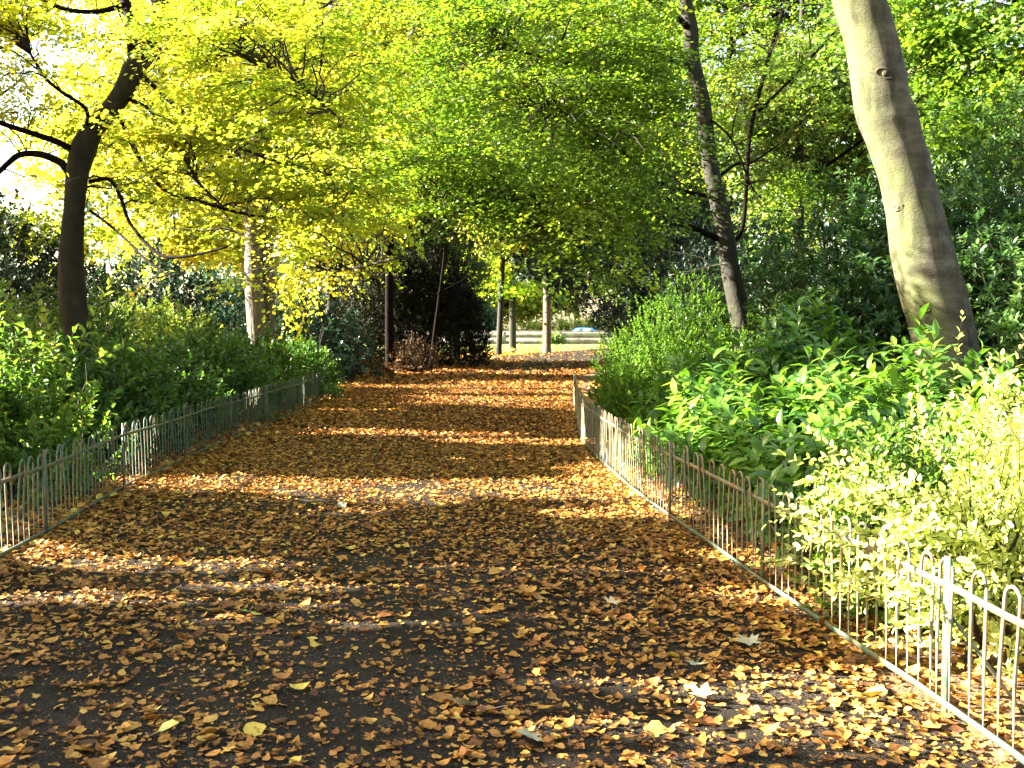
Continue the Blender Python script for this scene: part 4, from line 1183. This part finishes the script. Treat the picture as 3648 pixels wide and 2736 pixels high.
shrub('evergreen_bush', 'very dark drooping evergreen above the golden conifer bush', [(5.2, 33, 2.0, 2.0, 6.0, 2.9), (3.6, 31.0, .9, 1.2, 3.4), (7.6, 30, 2.2, 2.0, 6.0), (5.4, 29.5, 1.6, 1.4, 4.0), (3.7, 33, 1.7, 1.6, 6.3, 3.7), (2.1, 35, 1.4, 1.5, 6.2, 4.2)], 5600, .4, 12, .15, 'conifer', T_quad(.22), 155,
      var=(.25, .2), lump=.25)
shrub('evergreen_bush', 'dark bush in front of the far wall beside the opening', [(6.3, 46, 1.6, 1.5, 3.4)], 700, .4, 12, .18, 'yew', T_quad(.25), 156, var=(.5, .2))
shrub('wall_shrub', 'small round shrub against the far wall behind the conifer trunk', [(3.5, 88.5, 1.0, .8, 1.0)], 260, .3, 10, .16, 'mid_leaf', T_quad(.3), 157)
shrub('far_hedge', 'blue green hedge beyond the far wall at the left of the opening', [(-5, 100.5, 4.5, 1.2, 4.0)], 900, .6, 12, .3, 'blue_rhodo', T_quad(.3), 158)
shrub('far_hedge', 'pale yellow sunlit hedge beyond the road behind the blue car', [(8, 104, 10, 1.4, 2.1)], 1500, .6, 12, .3, 'privet', T_quad(.3), 159)

# ------------------------------------------------------------------ far wall
M['stone'] = noise_mat('weathered_stone', [(0.3, (0.12, 0.10, 0.085)), (0.5, (0.22, 0.19, 0.16)), (0.7, (0.36, 0.31, 0.26))], scale=1.6, bump=.5, bscale=8, detail=8)
M['coping'] = noise_mat('dark_coping', [(0.3, (0.10, 0.09, 0.08)), (0.7, (0.22, 0.19, 0.16))], scale=3, bump=.3)
w = empty('park_wall', (0, 92.2, 0), 'low weathered stone wall with coping across the far end of the park', 'wall')
w0 = (0, 92.2, 0)
mb = MB(); mb.box(-45, 60, 92.0, 92.5, 0, .5); mb.build('plinth', M['stone'], w, offset=w0)
mb = MB(); mb.box(-45, 60, 91.9, 92.6, .5, .58); mb.build('ledge', M['coping'], w, offset=w0)
mb = MB(); mb.box(-45, 60, 92.05, 92.45, .58, 1.05); mb.build('panel', M['stone'], w, offset=w0)
mb = MB(); mb.box(-45, 60, 91.92, 92.58, 1.05, 1.16); mb.build('coping', M['coping'], w, offset=w0)
for x in np.arange(-40, 58, 4.9):
    mb = MB(); mb.box(x - .3, x + .3, 91.85, 92.03, 0, 1.04); mb.build('pier', M['stone'], w, offset=w0)

# ------------------------------------------------------------------ blue car behind the wall
def simple(name, col, rough, spec=.5, metal=0.0, coat=0.0):
    m, nt, out = new_mat(name)
    p = nt.nodes.new('ShaderNodeBsdfPrincipled')
    n = nt.nodes.new('ShaderNodeTexNoise'); n.inputs['Scale'].default_value = 6
    r = ramp(nt, [(.3, tuple(c * .85 for c in col)), (.7, col)])
    nt.links.new(n.outputs[0], r.inputs[0]); nt.links.new(r.outputs[0], p.inputs['Base Color'])
    p.inputs['Roughness'].default_value = rough; p.inputs['Metallic'].default_value = metal
    p.inputs['Specular IOR Level'].default_value = spec; p.inputs['Coat Weight'].default_value = coat
    nt.links.new(p.outputs[0], out.inputs['Surface'])
    return m


M['car_blue'] = simple('blue_car_paint', (0.03, 0.14, 0.55), .3, coat=1.0)
M['car_glass'] = simple('car_glass', (0.25, 0.32, 0.38), .08, spec=.8)
M['rubber'] = simple('rubber', (0.02, 0.02, 0.02), .8)
M['alloy'] = simple('alloy', (0.5, 0.5, 0.52), .35, metal=.8)
cc = np.array([6.5, 97.0, 0.0])
car = empty('parked_car', cc, 'bright blue car seen just above the far wall', 'car')


def extrude(profile, y0, y1, inset=0.0, zin=None):
    """side profile (x,z) swept across y, upper points drawn in"""
    n = len(profile)
    v = []
    for y, s in ((y0, 1), (y1, -1)):
        for x, z in profile:
            ins = inset * max(0, z - .85) / .6
            v.append((x, y + s * ins, z))
    f = [np.array([[i, (i + 1) % n, n + (i + 1) % n, n + i] for i in range(n)]), np.array([list(range(n))[::-1]]), np.array([[n + i for i in range(n)]])]
    return np.array(v), f


mb = MB()
body = [(-2.1, .35), (-2.12, .62), (-2.0, .82), (-1.25, .93), (-.55, 1.40), (.1, 1.47), (.95, 1.42), (1.75, 1.0), (2.05, .9), (2.1, .55), (2.05, .33)]
v, f = extrude(body, -.85, .85, .2); mb.add(v, f); bo = mb.build('body', M['car_blue'], car)
for sgn in (-1, 1):
    for pr in ([(-1.0, .98), (-.48, 1.33), (.05, 1.38), (.05, .97)], [(.13, .97), (.13, 1.38), (.85, 1.34), (1.35, 1.0)]):
        mb = MB()
        pts = [(x, sgn * (.86 - .2 * max(0, z - .85) / .6), z) for x, z in pr] + [(x, sgn * (.84 - .2 * max(0, z - .85) / .6), z) for x, z in pr]
        mb.add(np.array(pts), [np.array([[0, 1, 2, 3], [7, 6, 5, 4], [0, 4, 5, 1], [1, 5, 6, 2], [2, 6, 7, 3], [3, 7, 4, 0]])])
        mb.build('window', M['car_glass'], car)
    for x in (-1.3, 1.3):
        mb = MB(); mb.tube([(x, sgn * .70, .31), (x, sgn * .88, .31)], [.31, .31], 20); wo_ = mb.build('wheel', M['rubber'], car)
        mb = MB(); mb.tube([(x, sgn * .87, .31), (x, sgn * .895, .31)], [.19, .17], 14); mb.build('rim', M['alloy'], wo_)
for nm, x0, x1, mt in (('headlight', -2.13, -2.03, 'alloy'), ('tail_light', 2.03, 2.12, 'rubber')):
    for sgn in (-1, 1):
        mb = MB(); mb.box(x0, x1, sgn * .7 - .15, sgn * .7 + .15, .62, .76); mb.build(nm, M[mt], car)

# ------------------------------------------------------------------ bird on the path
p = G(1829, 1262)
M['feather'] = simple('dark_feather', (0.03, 0.03, 0.035), .6)
bird = empty('bird', (p[0], p[1], .01), 'small dark bird on the far path bend', 'bird')
mb = MB()
mb.tube([(-.26, 0, .15), (-.16, 0, .155), (-.08, 0, .15), (.0, 0, .16), (.07, 0, .19), (.11, 0, .235), (.145, 0, .255), (.175, 0, .255), (.2, 0, .25), (.235, 0, .245)],
        [.012, .022, .045, .062, .055, .035, .032, .028, .010, .003], 10, sub=3)
mb.build('body', M['feather'], bird, True)
for s in (-1, 1):
    mb = MB(); mb.tube([(.0, s * .02, .11), (.01, s * .022, .05), (.0, s * .022, .0), (.04, s * .025, .0)], [.009, .005, .004, .003], 5); mb.build('leg', M['feather'], bird)
    mb = MB(); mb.tube([(.06, s * .045, .18), (-.03, s * .06, .165), (-.2, s * .03, .15)], [.02, .035, .006], 6, sub=3); mb.build('wing', M['feather'], bird, True)
